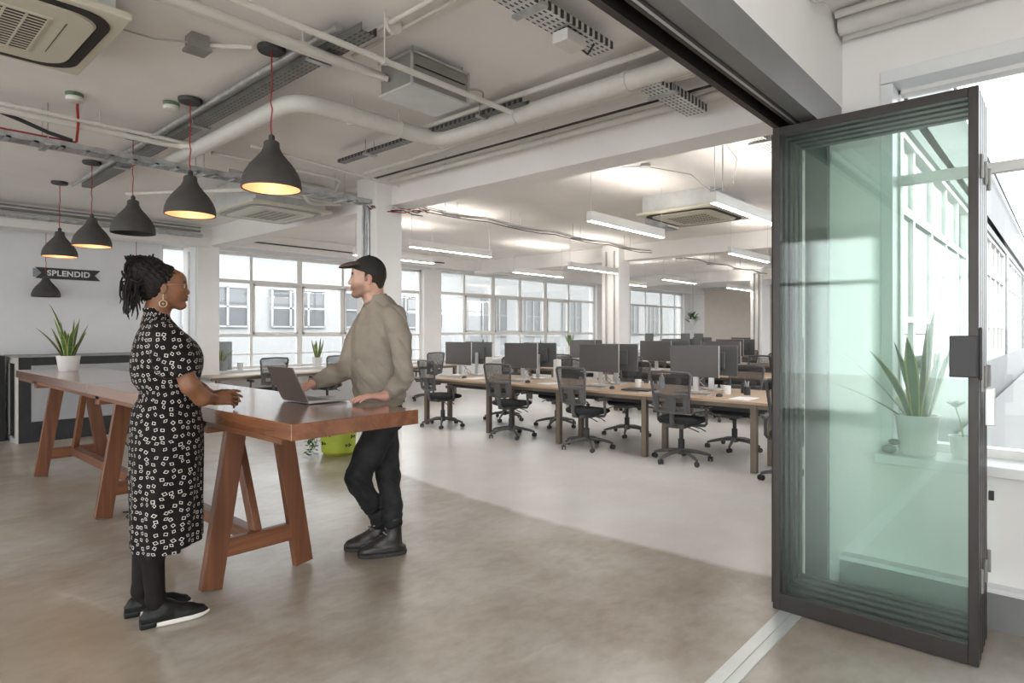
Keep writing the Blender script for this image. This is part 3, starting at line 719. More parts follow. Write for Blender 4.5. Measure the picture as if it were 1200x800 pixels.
# banner sign
t = thing('banner_sign', 'black ribbon shaped banner sign reading SPLENDID on the back wall', 'sign', (2.40, 10.87, 2.245), 0)
pw, ph = .395, .078
B().prism([(-pw, -ph), (pw, -ph), (pw - .07, 0), (pw, ph), (-pw, ph), (-pw + .07, 0)], 0, .02, 'xz').build('banner', 'dark', t)
cu = bpy.data.curves.new('sign_text', 'FONT'); cu.body = 'SPLENDID'; cu.size = .110; cu.extrude = .002; cu.offset = .0035; cu.align_x = 'CENTER'; cu.align_y = 'CENTER'; cu.space_character = 1.08
to = bpy.data.objects.new('tmp_text', cu); C.objects.link(to)
me = bpy.data.meshes.new_from_object(to.evaluated_get(bpy.context.evaluated_depsgraph_get())); bpy.data.objects.remove(to)
me.materials.clear(); me.materials.append(M['paper'])
tx = bpy.data.objects.new('lettering', me); C.objects.link(tx); tx.parent = t; tx.rotation_euler = (PI / 2, 0, 0); tx.location = (0, -.004, 0)
B().box(-.42, -.33, .004, .03, -.06, .06).build('ribbon_fold', 'potgrey', t)
# ------------------------------------------------------------------ the high trestle table
TX, TY = 1.705, 5.35
t = thing('trestle_table', 'long high reddish wood trestle table with two tops end to end', 'table', (TX, TY, 0))
B().box(1.353 - TX, 2.058 - TX, 2.50 - TY, 5.604 - TY, .926, 1.0).build('tabletop', 'tabletop', t, bevel=.003)
B().box(1.353 - TX, 2.058 - TX, 5.609 - TY, 8.24 - TY, .926, 1.0).build('tabletop', 'tabletop', t, bevel=.003)
xc = 1.67 - TX
for i, (y, dy) in enumerate(((3.45, .34), (5.375, -.34), (7.38, -.40))):
    y -= TY
    B().box(xc - .31, xc + .33, y - .05, y + .05, .862, .926).build('cross_bearer', 'trestlex', t, bevel=.003)
    for s in (-1, 1):
        B().bar((xc + s * .272, y, .008), (xc + s * .135, y, .866), .112, .048, (0, 1, 0)).build('leg', 'trestle', t, bevel=.003)
    B().box(xc - .225, xc + .225, y - .022, y + .022, .165, .265).build('stretcher', 'trestlex', t, bevel=.003)
    B().bar((xc, y + .02 * (1 if dy > 0 else -1), .20), (xc, y + dy, .90), .045, .075, (0, 1, 0)).build('brace', 'trestle', t, bevel=.003)
B().box(xc - .035, xc + .035, 3.47 - TY, 7.36 - TY, .185, .26).build('long_rail', 'trestley', t, bevel=.003)
B().box(1.36 - TX, 1.37 - TX, 2.6 - TY, 8.1 - TY, .90, .926).build('under_rail', 'trestley', t)
# cables under the table
t = thing('power_cable', 'black power cables tangled on the floor under the high table', 'cable', (1.75, 5.2, 0))
random.seed(11)
for k in range(5):
    p = [(random.uniform(-.1, .1), .3, .86 - .0 * k)]
    for q in range(7): p.append((random.uniform(-.22, .22), .3 - q * .05 + random.uniform(-.2, .2), max(.008, .86 - (q + 1) * .16 + random.uniform(-.04, .04)) if q < 5 else .008))
    p += [(random.uniform(-.3, .3), random.uniform(-.3, .3), .008) for _ in range(3)]
    out = []
    for a, b2 in zip(p[:-1], p[1:]):
        for s in range(4): out.append(tuple(Vector(a).lerp(Vector(b2), s / 4)))
    B().tube(out, .006, 6).build('cable_run', 'blackcord', t, smooth=True)
# laptop
t = thing('laptop', 'open silver laptop standing on the high table in front of the man', 'laptop', (1.785, 3.25, 1.0), 0)
B().box(0, .245, -.145, .145, .004, .018).build('base', 'laptopbase', t, bevel=.004)
B().box(.035, .145, -.125, .125, .018, .0195).build('keyboard', 'keys', t)
B().box(.165, .235, -.045, .045, .018, .0188).build('trackpad', 'laptop', t)
m = Matrix.Translation((0, 0, .016)) @ Euler((0, math.radians(-26), 0)).to_matrix().to_4x4()
B().box(-.006, 0, -.145, .145, 0, .215, m).build('lid', 'laptop', t, bevel=.002)
B().box(.0002, .0012, -.136, .136, .01, .206, m).build('screen', 'screen', t)
B().tube([(0, -.12, .016), (0, .12, .016)], .006, 8).build('hinge', 'dark', t)

# ------------------------------------------------------------------ plants
def blade(b, ed, base, lean, h, w, az, curl=0.0, seg=9, twist=0.0):
    """one upright leaf: a thin pointed blade with real thickness; ed collects the edge mask"""
    o = len(b.v); n = 5
    for i in range(seg + 1):
        s = i / seg
        ww = w * (.55 + .45 * math.sin(min(1, s * 1.6) * PI / 2)) * (1 - max(0, (s - .55) / .45) ** 1.8) + .0006
        rad = lean * s + curl * s * s; z = h * s * math.sqrt(max(.05, 1 - min(.9, (lean + curl) * s * s * .5)))
        c = Vector((base[0] + math.cos(az) * rad, base[1] + math.sin(az) * rad, base[2] + z))
        aa = az + PI / 2 + twist * s; r = Vector((math.cos(aa), math.sin(aa), 0)); nn = Vector((math.cos(az + twist * s), math.sin(az + twist * s), .15))
        for k, (u, q) in enumerate(((-1, 0), (-.72, .10), (0, .18), (.72, .10), (1, 0), (.72, -.06), (0, .02), (-.72, -.06))):
            p = c + r * (u * ww) + nn * (q * ww); b.v.append(tuple(p)); ed.append(1.0 if abs(u) == 1 else (.62 if abs(u) > .5 else 0.0))
    for i in range(seg):
        for k in range(8):
            a = o + i * 8 + k; a2 = o + i * 8 + (k + 1) % 8; b.f.append((a, a2, a2 + 8, a + 8))
    b.f.append(tuple(o + k for k in range(8))[::-1]); b.f.append(tuple(o + seg * 8 + k for k in range(8)))
def snake_plant(label, loc, pot, leaves, rz=0, potmat='potwhite', name='snake_plant', square=False, group=None, leafm='snake'):
    r0, r1, h = pot
    t = thing(name, label, 'plant', loc, rz, group)
    pb = B().lathe([(r0 * .96, 0), (r0, .004), (r1, h - .01), (r1 + .003, h), (r1 - .008, h), (r1 - .012, h - .03)], 32, cap1=False)
    pb.build('pot', potmat, t, smooth=True)
    B().lathe([(r1 - .010, h - .035), (r1 * .4, h - .026), (.001, h - .025)], 24, cap1=False).build('soil', 'soil', t, smooth=True)
    b = B(); ed = []
    for (az, lean, hh, w, off, curl) in leaves:
        blade(b, ed, (math.cos(az) * off, math.sin(az) * off, h - .035), lean, hh, w, az, curl, twist=random.uniform(-.4, .4))
    o = b.build('leaves', leafm, t, smooth=True)
    a = o.data.attributes.new('edge', 'FLOAT', 'POINT'); a.data.foreach_set('value', ed)
    return t
def rnd_leaves(n, h0, h1, w, lean, r, seed):
    random.seed(seed); out = []
    for i in range(n):
        az = 2 * PI * i / n + random.uniform(-.3, .3)
        out.append((az, random.uniform(.3, 1) * lean, random.uniform(h0, h1), w * random.uniform(.8, 1.1), r * random.uniform(.2, .9), random.uniform(0, .3) * lean))
    return out
VR = math.radians(-48)     # picture-right direction as an angle
random.seed(2)
snake_plant('snake plant in a white pot standing on the far end of the high table', (1.70, 7.72, 1.0), (.085, .105, .155),
            [(VR + PI, .18, .36, .030, .05, .12), (VR, .12, .38, .028, .05, .04), (VR + .5, .03, .42, .030, .02, 0), (VR + PI + .4, .05, .40, .030, .02, .0), (VR + PI, .10, .34, .028, .04, .04), (VR, .07, .44, .026, .03, .02), (VR - .8, .10, .30, .026, .05, .05), (VR + PI - .8, .12, .32, .026, .05, .05),
             (VR + PI - .3, .10, .62, .013, .01, .16), (VR + 1.6, .05, .38, .024, .04, .05), (VR - 1.4, .06, .30, .024, .04, .06), (VR + .2, .10, .30, .02, .04, .03),
             (VR + PI, .02, .33, .026, .03, .02), (VR + 2.2, .09, .28, .024, .04, .02), (VR - .6, .16, .19, .018, .05, .04), (VR + PI + 1, .08, .44, .02, .02, .03)])
random.seed(4)
b_ = [(VR + PI, .30, .24, .030, .05, .14), (VR + PI + .3, .14, .40, .030, .04, .14), (VR + PI - .4, .20, .38, .028, .04, .12), (VR, .02, .50, .034, .02, .01),
      (VR + .3, .06, .60, .032, .02, .04), (VR + PI, .06, .42, .030, .01, .05), (VR + 1.4, .06, .42, .03, .04, .03), (VR - 1.5, .08, .36, .03, .04, .03),
      (VR, .10, .38, .022, .05, .02), (VR, .13, .34, .018, .05, -.04), (VR + PI + .8, .10, .46, .028, .03, .10), (VR - .6, .04, .34, .03, .03, .02), (VR + 2, .16, .30, .026, .04, .12)]
snake_plant('large snake plant in a white pot on the right window sill behind the glass doors', (3.755, .575, .777), (.078, .098, .20), b_)
t = thing('potted_seedling', 'small leafy seedling in a white pot behind the door handle on the right sill', 'plant', (3.77, .385, .777))
B().lathe([(.045, 0), (.06, .10), (.062, .11), (.052, .11), (.05, .09)], 24, cap1=False).build('pot', 'potwhite', t, smooth=True)
B().lathe([(.05, .09), (.001, .095)], 20, cap1=False).build('soil', 'soil', t)
B().tube([(0, 0, .09), (.01, .01, .17), (-.005, .03, .25)], .004, 6).build('stem', 'leafpale', t)
lb = B(); random.seed(9)
for k in range(8):
    a = k * .785; blade(lb, [], (-.005, .03, .25), .05, .03, .016, a, .0, 5)
lb.build('leaves', 'leaf', t, smooth=True)
t = thing('stone_ornament', 'lumpy grey stone ornament beside the large snake plant on the sill', 'ornament', (3.69, .69, .777))
for k, (x, y, z, r) in enumerate(((0, 0, .02, .034), (.02, -.02, .055, .026))):
    B().lathe([(r * math.sin(PI * q / 8) + .0005, z - r * .6 * math.cos(PI * q / 8)) for q in range(9)], 12, c=(x, y, 0)).build('stone', 'stone', t, smooth=True)
# sills and desks at the street windows
random.seed(21)
snake_plant('snake plant in a white pot on the sill behind the second window chair', (6.35, 10.74, .745), (.075, .10, .17), rnd_leaves(9, .28, .42, .022, .10, .05, 5))
snake_plant('yellow green spiky plant in a dark planter on the sill beside the column', (4.52, 10.73, .745), (.10, .11, .17), rnd_leaves(16, .14, .26, .016, .17, .06, 6), potmat='potgrey', name='spiky_plant')
t = thing('grey_board', 'tall grey board leaning behind the dark planter on the sill', 'board', (4.62, 10.885, .745)); B().box(-.16, .16, 0, .02, 0, .49).build('panel', 'potgrey', t)
t = thing('glass_jar', 'small white jar on the sill right of the dark planter', 'jar', (4.86, 10.74, .745)); B().lathe([(.045, 0), (.055, .02), (.05, .10), (.055, .12)], 20).build('jar_body', 'potwhite', t, smooth=True)
snake_plant('spreading snake plant on the sill left in the middle window', (10.9, 10.76, .745), (.12, .15, .20), rnd_leaves(12, .24, .40, .02, .30, .07, 8))
snake_plant('short snake plant on the sill in the centre of the middle window', (13.1, 10.76, .745), (.12, .15, .20), rnd_leaves(9, .20, .36, .02, .22, .07, 12))
snake_plant('upright snake plant in a white pot behind the second desk row', (14.42, 10.7, .745), (.15, .19, .26), rnd_leaves(11, .28, .46, .03, .16, .08, 10))
t = thing('small_cactus', 'tiny star shaped plant in a white bowl on the window sill between two chairs', 'plant', (5.72, 10.74, .745))
B().lathe([(.04, 0), (.06, .05), (.05, .05)], 16).build('pot', 'potwhite', t, smooth=True)
lb = B()
for k in range(9): blade(lb, [], (0, 0, .045), .05, .06, .012, k * .7, 0, 4)
lb.build('leaves', 'leaf', t, smooth=True)
t = thing('hanging_plant', 'small plant hanging in the far corner by the end wall', 'plant', (20.0, 9.6, 1.95))
B().lathe([(.06, -.3), (.12, -.2), (.13, -.1)], 16).build('pot', 'potwhite', t, smooth=True)
B().tube([(0, 0, -.1), (0, 0, CEIL - 1.95)], .006, 6).build('cord', 'greycord', t)
lb = B(); random.seed(31)
for k in range(40): blade(lb, [], (random.uniform(-.1, .1), random.uniform(-.1, .1), -.1 + random.uniform(-.15, .15)), .16, .14, .03, random.uniform(0, 6.28), .1, 4)
lb.build('leaves', 'leaf', t, smooth=True)
# lime pot with trailing plant
t = thing('trailing_plant', 'trailing leafy plant in a lime green perforated pot on the floor', 'plant', (3.96, 6.24, 0))
B().lathe([(.15, 0), (.19, .04), (.215, .44), (.225, .45), (.205, .45), (.20, .40)], 36, cap1=False).build('pot', 'lime', t, smooth=True)
B().lathe([(.20, .40), (.001, .41)], 24, cap1=False).build('soil', 'soil', t)
hb = B(); random.seed(14)
for k in range(26):
    a = k * 2.4; z = .10 + .30 * ((k * 7) % 13) / 13; r = .19 + .025 * z / .44 + .0015; s = random.uniform(.010, .022)
    cx, cy = r * math.cos(a), r * math.sin(a); m_ = Matrix.Translation((cx, cy, z)) @ Euler((0, 0, a)).to_matrix().to_4x4()
    for q in range(3):
        an = q * 2.09; hb.box(-.002, .003, math.cos(an) * s * .7 - s * .45, math.cos(an) * s * .7 + s * .45, math.sin(an) * s * .7 - s * .45, math.sin(an) * s * .7 + s * .45, m_)
hb.build('cut_out', 'slot', t)
sb, lb = B(), B()
for k in range(15):
    a = VR + PI + random.uniform(-1.0, 1.0) - .35; L = random.uniform(.15, .52); p = [(math.cos(a) * .12, math.sin(a) * .12, .42), (math.cos(a) * .24, math.sin(a) * .24, .47)]
    z = .44; r = .27
    while z > .47 - L * .9 and z > .02: z -= .045; r += .012 * random.uniform(0, 1.6); p.append((math.cos(a + random.uniform(-.06, .06)) * r, math.sin(a + random.uniform(-.06, .06)) * r, z))
    sb.tube(p, .0025, 5)
    for q in p[1:]:
        for _ in range(3): blade(lb, [], (q[0] + random.uniform(-.03, .03), q[1] + random.uniform(-.03, .03), q[2]), .035, random.uniform(-.03, .02), random.uniform(.012, .02), random.uniform(0, 6.28), 0, 4)
sb.build('stems', 'leafpale', t); lb.build('leaves', 'leaf', t, smooth=True)

# ------------------------------------------------------------------ bar behind the high table
t = thing('bar_counter', 'long black framed bar counter with pale grey inset panel', 'counter', (1.63, 9.78, 0))
B().box(0, 1.72, .02, .62, 0, 1.08).build('carcass', 'bar', t)
B().box(.13, 1.6, 0, .02, .26, 1.0).build('inset_panel', 'barpanel', t)
f = B().box(0, .13, -.01, .02, 0, 1.08).box(1.6, 1.72, -.01, .02, 0, 1.08).box(.13, 1.6, -.01, .02, 0, .26).box(.13, 1.6, -.01, .02, .975, 1.08)
f.build('front_frame', 'bar', t, bevel=.004)
B().box(-.04, 1.76, -.04, .66, 1.08, 1.10).build('counter_top', 'potgrey', t, bevel=.004)
e = B().box(-.02, 0, -.01, .1, 0, 1.08).box(-.02, 0, .5, .62, 0, 1.08).box(-.02, 0, .1, .5, 0, .06).box(-.02, 0, .1, .5, 1.0, 1.08)
e.build('end_frame', 'bartop', t)
t = thing('black_cabinet', 'tall black cabinet at the left edge beside the bar', 'cabinet', (.5, 10.15, 0))
B().box(0, 1.06, 0, .6, 0, 1.1).build('body', 'bar', t, bevel=.004)
for k in range(2): d = B().box(.02 + k * .52, .50 + k * .52, -.02, 0, .08, 1.06).build('door', 'bar', t); B().tube([(.46 + k * .12, -.04, .5), (.46 + k * .12, -.04, .7)], .006, 6).build('handle', 'silver', d)

# ------------------------------------------------------------------ desks
def bench(label, x0, x1, y0, y1, legs, along='y', mid=True, wood_='deskwood'):
    t = thing('bench_desk', label, 'desk', (x0, y0, 0))
    w, d = x1 - x0, y1 - y0
    B().box(0, w, 0, d, .685, .71).build('desktop', wood_, t, bevel=.002)
    fr = B()
    if along == 'y':
        fr.box(.04, .08, .05, d - .05, .64, .684).box(w - .08, w - .04, .05, d - .05, .64, .684)
        for l in legs: fr.box(.04, w - .04, l - y0 - .02, l - y0 + .02, .645, .684)
    else:
        fr.box(.05, w - .05, .04, .08, .64, .684).box(.05, w - .05, d - .08, d - .04, .64, .684)
    fr.build('under_frame', 'legmetal', t)
    for l in legs:
        for q in ((.03, .50) if mid else (.03, None)):
            if q is None: continue
            if along == 'y': b = B().box(q, q + .06, l - y0 - .03, l - y0 + .03, .005, .685)
            else: b = B().box(l - x0 - .03, l - x0 + .03, q, q + .06, .005, .685)
            o = b.build('leg', 'legmetal', t, bevel=.002)
    if along == 'y':
        B().box(w * .47, w * .53, .1, d - .1, .52, .60).build('cable_basket', 'dark', t)
    return t
rows = [('front', 6.10, 7.46, 2.12, 7.5, (2.31, 3.53, 4.74, 5.96, 7.28)), ('second', 9.40, 10.76, 2.1, 6.32, (2.3, 3.55, 4.8, 6.0)),
        ('third', 12.70, 14.06, 2.1, 8.6, (2.3, 3.55, 4.8, 6.0, 7.3, 8.4)), ('fourth', 17.1, 18.46, 2.1, 8.6, (2.3, 3.55, 4.8, 6.0, 7.3, 8.4))]
for r in rows:
    bench('oak topped bench desk with bronze legs, %s row from the high table' % r[0], r[1], r[2], r[3], r[4], r[5])
bench('short oak topped bench desk beyond the second column, continuing the second row', 9.40, 10.76, 6.84, 8.6, (7.42, 8.4))
bench('long pale desk under the street windows behind the man', 3.95, 9.2, 9.78, 10.5, (4.1, 5.4, 6.7, 7.7, 9.1), 'x', False, 'deskwoodx')

# ------------------------------------------------------------------ swivel chairs
def make_chair():
    t = thing('swivel_chair', '', 'chair', (0, 0, 0), 0, 'black mesh swivel chairs at the desks')
    # seat (chair faces +x)
    s = B(); prof = []
    n = 28
    for z, k in ((.425, .90), (.435, .97), (.455, 1.0), (.475, .985), (.488, .9), (.492, .6)):
        for i in range(n):
            a = 2 * PI * i / n; c, q = math.cos(a), math.sin(a)
            ex = .235 * math.copysign(abs(c) ** .6, c) * k + .02; ey = .235 * math.copysign(abs(q) ** .6, q) * k
            s.v.append((ex, ey, z - (.015 * max(0, c) if z > .45 else 0)))
    for j in range(5):
        for i in range(n): s.f.append((j * n + i, j * n + (i + 1) % n, (j + 1) * n + (i + 1) % n, (j + 1) * n + i))
    s.f.append(tuple(range(n))[::-1]); s.f.append(tuple(range(5 * n, 6 * n)))
    s.build('seat', 'seat', t, smooth=True)
    B().box(-.16, .14, -.10, .10, .375, .43).build('mechanism', 'chair', t, bevel=.01)
    # back: trapezoid frame leaning slightly
    def bk(y, z): return (-.235 - (z - .55) * .14 - .035 * (1 - min(1, abs(y) / .22) ** 2), y, z)
    fr = [bk(-.185, .57), bk(-.20, .74), bk(-.225, .95), bk(-.205, .975), bk(-.10, .982), bk(0, .984), bk(.10, .982), bk(.205, .975), bk(.225, .95), bk(.20, .74), bk(.185, .57), bk(.1, .555), bk(0, .552), bk(-.1, .555)]
    fb = B().tube(fr, .0145, 8, closed=True)
    fb.tube([bk(-.2, .74), bk(-.1, .735), bk(0, .73), bk(.1, .735), bk(.2, .74)], .012, 8)
    fb.build('back_frame', 'chair', t, smooth=True)
    nb = B()
    ys = [-.20, -.1, 0, .1, .20]
    for i, y in enumerate(ys):
        for z in (.74, .85, .965): nb.v.append(bk(y * (1 + (z - .74) * .45), z)); 
    m = len(nb.v)
    nb.v += [(x + .004, y, z) for (x, y, z) in nb.v]
    for i in range(4):
        for j in range(2):
            a = i * 3 + j; nb.f += [(a, a + 3, a + 4, a + 1), (m + a, m + a + 1, m + a + 4, m + a + 3)]
    nb.build('back_net', 'net', t)
    # lower shell: spine, two side straps and foot rail leaving two slots
    lp = B()
    def slab(y0, y1, z0, z1):
        vs = []
        for dx in (-.008, .010):
            for (y, z) in ((y0, z0), (y1, z0), (y1, z1), (y0, z1)): p = bk(y, z); vs.append((p[0] + dx, p[1], p[2]))
        lp.add(vs, [(0, 1, 2, 3), (7, 6, 5, 4), (0, 4, 5, 1), (1, 5, 6, 2), (2, 6, 7, 3), (3, 7, 4, 0)])
    slab(-.055, .055, .56, .735); slab(-.195, -.135, .56, .735); slab(.135, .195, .56, .735); slab(-.19, .19, .555, .605); slab(-.2, .2, .70, .738)
    lp.build('back_shell', 'chair', t)
    B().tube([(-.245, 0, .60), (-.25, 0, .47), (-.22, 0, .41), (-.12, 0, .395)], .026, 8).build('back_bracket', 'chair', t, smooth=True)
    for s_ in (-1, 1):
        B().tube([(.02, s_ * .12, .40), (.02, s_ * .255, .405), (.015, s_ * .275, .43), (.0, s_ * .275, .56), (.0, s_ * .275, .605)], .016, 8).tube([(-.12, s_ * .275, .61), (.13, s_ * .275, .61)], .02, 8).build('armrest', 'chair', t, smooth=True)
    B().lathe([(.034, .12), (.034, .24), (.022, .245), (.022, .38)], 16).build('gas_lift', 'dark', t, smooth=True)
    for y, x, a in ((-.16, .03, -.26), (-.10, -.06, -.22)): B().tube([(x, -.05, .40), (x, y - .05, .37), (x, a, .345)], .006, 6).build('lever', 'dark', t)
    st = B().lathe([(.02, .075), (.045, .085), (.045, .125), (.034, .135)], 16)
    for k in range(5):
        a = 2 * PI * k / 5 + .3; c, q = math.cos(a), math.sin(a)
        st.tube([(c * .03, q * .03, .118), (c * .15, q * .15, .108), (c * .27, q * .27, .082), (c * .315, q * .315, .066)], [.024, .020, .016, .013], 8)
    st.build('star_base', 'chair', t, smooth=True)
    for k in range(5):
        a = 2 * PI * k / 5 + .3; c, q = math.cos(a) * .312, math.sin(a) * .312; cb = B()
        for w in (-.016, .016):
            aa = a + 1.1; d = Vector((-math.sin(aa), math.cos(aa), 0))
            p = Vector((c, q, .028)) + d * w; cb.tube([p - d * .008, p + d * .008], .027, 14)
        cb.tube([(c, q, .03), (c, q, .068)], .007, 6); cb.build('caster', 'dark', t, smooth=True)
    return t
CH = make_chair(); CH_used = [False]
def chair(x, y, rz, lab):
    if not CH_used[0]: CH.location = (x, y, 0); CH.rotation_euler = (0, 0, rz); CH['label'] = lab; CH_used[0] = True
    else: copy_thing(CH, (x, y, 0), rz, lab)
ordn = ['nearest the glass doors', 'second from the glass doors', 'third from the glass doors', 'fourth from the glass doors', 'fifth from the glass doors', 'sixth from the glass doors']
def put_chairs(row, side, items):
    for i, (x, y, rz) in enumerate(items): chair(x, y, rz, 'black swivel chair, %s side of %s desk row, %s' % (side, row, ordn[i]))
put_chairs('front', 'near', [(5.98, 1.85, .2), (6.22, 3.12, .06), (6.17, 4.33, -.10), (6.17, 5.56, .05), (6.17, 6.93, -.16)])
put_chairs('front', 'far', [(7.32, 2.98, PI - .1), (7.32, 4.47, PI + .15), (7.3, 5.66, PI), (7.28, 6.70, PI + .2)])
put_chairs('second', 'near', [(9.52, 2.9, .1), (9.5, 4.25, -.1), (9.5, 5.6, .1), (9.48, 7.0, 0)])
put_chairs('second', 'far', [(10.65, 2.9, PI), (10.65, 3.95, PI + .1), (10.7, 5.4, PI), (10.7, 6.9, PI - .1)])
put_chairs('third', 'near', [(12.8, 2.9, 0), (12.8, 4.2, .1), (12.8, 5.55, 0), (12.8, 6.9, .1)])
put_chairs('third', 'far', [(14.0, 4.1, PI), (14.0, 5.5, PI), (14.0, 6.9, PI)])
for x, rz, lab in ((4.9, PI / 2 - .1, 'black swivel chair at the window desk, just behind the laptop lid'), (6.0, PI / 2 + .1, 'black swivel chair at the window desk, beside the man\'s arm'), (8.3, PI / 2, 'black swivel chair at the far right end of the window desk')):
    chair(x, 9.82, rz, lab)

# ------------------------------------------------------------------ monitors and desk things
def make_monitor():
    t = thing('monitor', '', 'monitor', (0, 0, 0), 0, 'widescreen monitors on the bench desks')
    # screen faces -x
    z0 = .172
    B().box(0, .018, -.305, .305, z0, z0 + .36).build('casing', 'monback', t, bevel=.004)
    B().box(-.002, .0, -.299, .299, z0 + .012, z0 + .354).build('screen', 'screen', t)
    B().box(-.003, .015, -.3075, -.3045, z0 - .001, z0 + .361).build('bezel_edge', 'silver', t)
    B().box(.018, .04, -.16, .16, z0 + .08, z0 + .28).build('rear_housing', 'monback', t, bevel=.01)
    B().bar((.055, 0, .01), (.045, 0, .36), .065, .018, (1, 0, 0)).build('stand_neck', 'silver', t, bevel=.003)
    B().box(-.06, .13, -.12, .12, 0, .012).build('stand_foot', 'silver', t, bevel=.005)
    return t
MO = make_monitor(); mo_used = [False]
def monitor(x, y, rz, lab):
    if not mo_used[0]: MO.location = (x, y, .71); MO.rotation_euler = (0, 0, rz); MO['label'] = lab; mo_used[0] = True
    else: copy_thing(MO, (x, y, .71), rz, lab)
def put_monitors(row, side, x, ys, rz):
    for i, y in enumerate(ys):
        face = 'screen facing' if side == 'near' else 'back facing'
        monitor(x, y, rz + ((i * 7) % 5 - 2) * .02, 'monitor, %s the camera, %s desk row, %s' % (face, row, ordn[i]))
put_monitors('front', 'near', 6.75, (3.23, 4.55, 5.90, 7.22), 0)
put_monitors('front', 'far', 7.15, (3.17, 4.50, 5.86, 7.15), PI)
put_monitors('second', 'near', 10.05, (2.95, 4.30, 5.55, 7.16), 0)
put_monitors('second', 'far', 10.45, (3.05, 4.55, 5.38, 7.25), PI)
put_monitors('third', 'near', 13.35, (3.0, 4.2, 5.55, 6.9), 0)
put_monitors('third', 'far', 13.75, (4.1, 5.45, 6.8), PI)
put_monitors('fourth', 'near', 17.7, (4.2, 5.6, 7.0, 8.2), 0)
for k, (x, y) in enumerate(((13.2, 7.45), (13.25, 6.55), (13.3, 6.25))):
    t = thing('portrait_monitor', 'slim upright monitor on the third desk row, %s of three' % ('leftmost', 'middle', 'rightmost')[k], 'monitor', (x, y, .71))
    B().box(0, .02, -.11, .11, .16, .66).build('casing', 'monback', t, bevel=.003); B().bar((.03, 0, .01), (.03, 0, .4), .05, .015, (1, 0, 0)).build('stand_neck', 'silver', t); B().box(-.05, .1, -.09, .09, 0, .01).build('stand_foot', 'silver', t)

def make_keyboard():
    t = thing('keyboard', '', 'keyboard', (0, 0, 0), 0, 'keyboards on the bench desks')
    B().box(-.06, .06, -.21, .21, 0, .012).build('body', 'laptopbase', t, bevel=.003)
    k = B()
    for r in range(5):
        for c in range(14): k.box(-.052 + r * .0212, -.052 + r * .0212 + .017, -.2 + c * .0286, -.2 + c * .0286 + .024, .012, .016)
    k.build('keys', 'keys', t); return t
def make_mouse():
    t = thing('computer_mouse', '', 'mouse', (0, 0, 0), 0, 'mice on the bench desks')
    b = B(); n = 12
    for z, k in ((0, .92), (.01, 1), (.022, .9), (.032, .55), (.035, .1)):
        for i in range(n): a = 2 * PI * i / n; b.v.append((.055 * math.cos(a) * k, .032 * math.sin(a) * k, z))
    for j in range(4):
        for i in range(n): b.f.append((j * n + i, j * n + (i + 1) % n, (j + 1) * n + (i + 1) % n, (j + 1) * n + i))
    b.f.append(tuple(range(n))[::-1]); b.f.append(tuple(range(4 * n, 5 * n))); b.build('shell', 'dark', t, smooth=True); return t
KB = make_keyboard(); MS = make_mouse(); u1 = u2 = False
for row, xk, ys in (('front', 6.42, (3.1, 4.45, 5.8, 7.05)), ('second', 9.72, (2.95, 4.3, 5.55, 7.0))):
    for i, y in enumerate(ys):
        l1 = 'slim keyboard on the %s desk row, %s' % (row, ordn[i]); l2 = 'dark mouse on the %s desk row, %s' % (row, ordn[i])
        if not u1: KB.location = (xk, y, .71); KB['label'] = l1; u1 = True
        else: copy_thing(KB, (xk, y, .71), .1 * (i % 3 - 1), l1)
        if not u2: MS.location = (xk, y - .32, .71); MS['label'] = l2; u2 = True
        else: copy_thing(MS, (xk, y - .32, .71), .3, l2)
random.seed(17)
def mug(x, y, lab, m_='potwhite', h=.095, r=.04, g='mugs and tumblers on the front desk row'):
    t = thing('mug', lab, 'mug', (x, y, .71), random.uniform(0, 6), g)
    B().lathe([(r * .9, 0), (r, .01), (r, h), (r - .004, h), (r - .004, .01), (.001, .008)], 20, cap1=False).build('cup', m_, t, smooth=True)
    B().tube([(r - .002, 0, h * .8), (r + .025, 0, h * .75), (r + .025, 0, h * .35), (r - .002, 0, h * .25)], .005, 6).build('handle', m_, t, smooth=True)
mug(6.72, 2.82, 'white mug to the right of the nearest monitor on the front desk row')
mug(6.85, 4.02, 'white mug between the nearest two monitors on the front desk row')
mug(6.62, 6.45, 'white mug beside the second monitor from the street windows')
def bottle(x, y, lab, m_, h=.2, r=.035):
    t = thing('bottle', lab, 'bottle', (x, y, .71))
    B().lathe([(r, 0), (r, h * .62), (r * .45, h * .8), (r * .4, h * .93)], 18).build('body', m_, t, smooth=True)
    B().lathe([(r * .48, h * .93), (r * .48, h)], 14).build('cap', 'dark', t)
bottle(6.9, 3.72, 'grey water bottle behind the nearest monitor', 'galv'); bottle(6.95, 2.72, 'dark bottle at the right of the nearest monitor pair', 'dark', .17)
def papers(x, y, rz, lab, n=1, m_='paper'):
    t = thing('paper_stack', lab, 'papers', (x, y, .71), rz, 'papers and notebooks on the desks'); B().box(-.15, .15, -.105, .105, 0, .004 * n).build('sheets', m_, t)
papers(6.45, 3.62, .3, 'white papers between the two nearest keyboards of the front row'); papers(6.5, 5.15, -.2, 'loose white papers in the middle of the front desk row', 2)
papers(6.45, 6.5, .1, 'white notebook near the street end of the front desk row', 3); papers(6.38, 2.5, .0, 'white sheet at the door end of the front desk row')
t = thing('closed_laptop', 'closed dark laptop lying on the front desk behind the nearest chair back', 'laptop', (6.4, 3.75, .718), .1); B().box(-.12, .12, -.17, .17, 0, .016).build('shell', 'dark', t, bevel=.004)
def speaker(x, y, lab):
    t = thing('desk_speaker', lab, 'speaker', (x, y, .71), 0, 'slim white speakers beside the monitors'); B().box(-.05, .05, -.035, .035, .008, .30).build('cabinet', 'white_plastic', t, bevel=.006); B().box(-.06, .06, -.045, .045, 0, .008).build('foot', 'white_plastic', t)
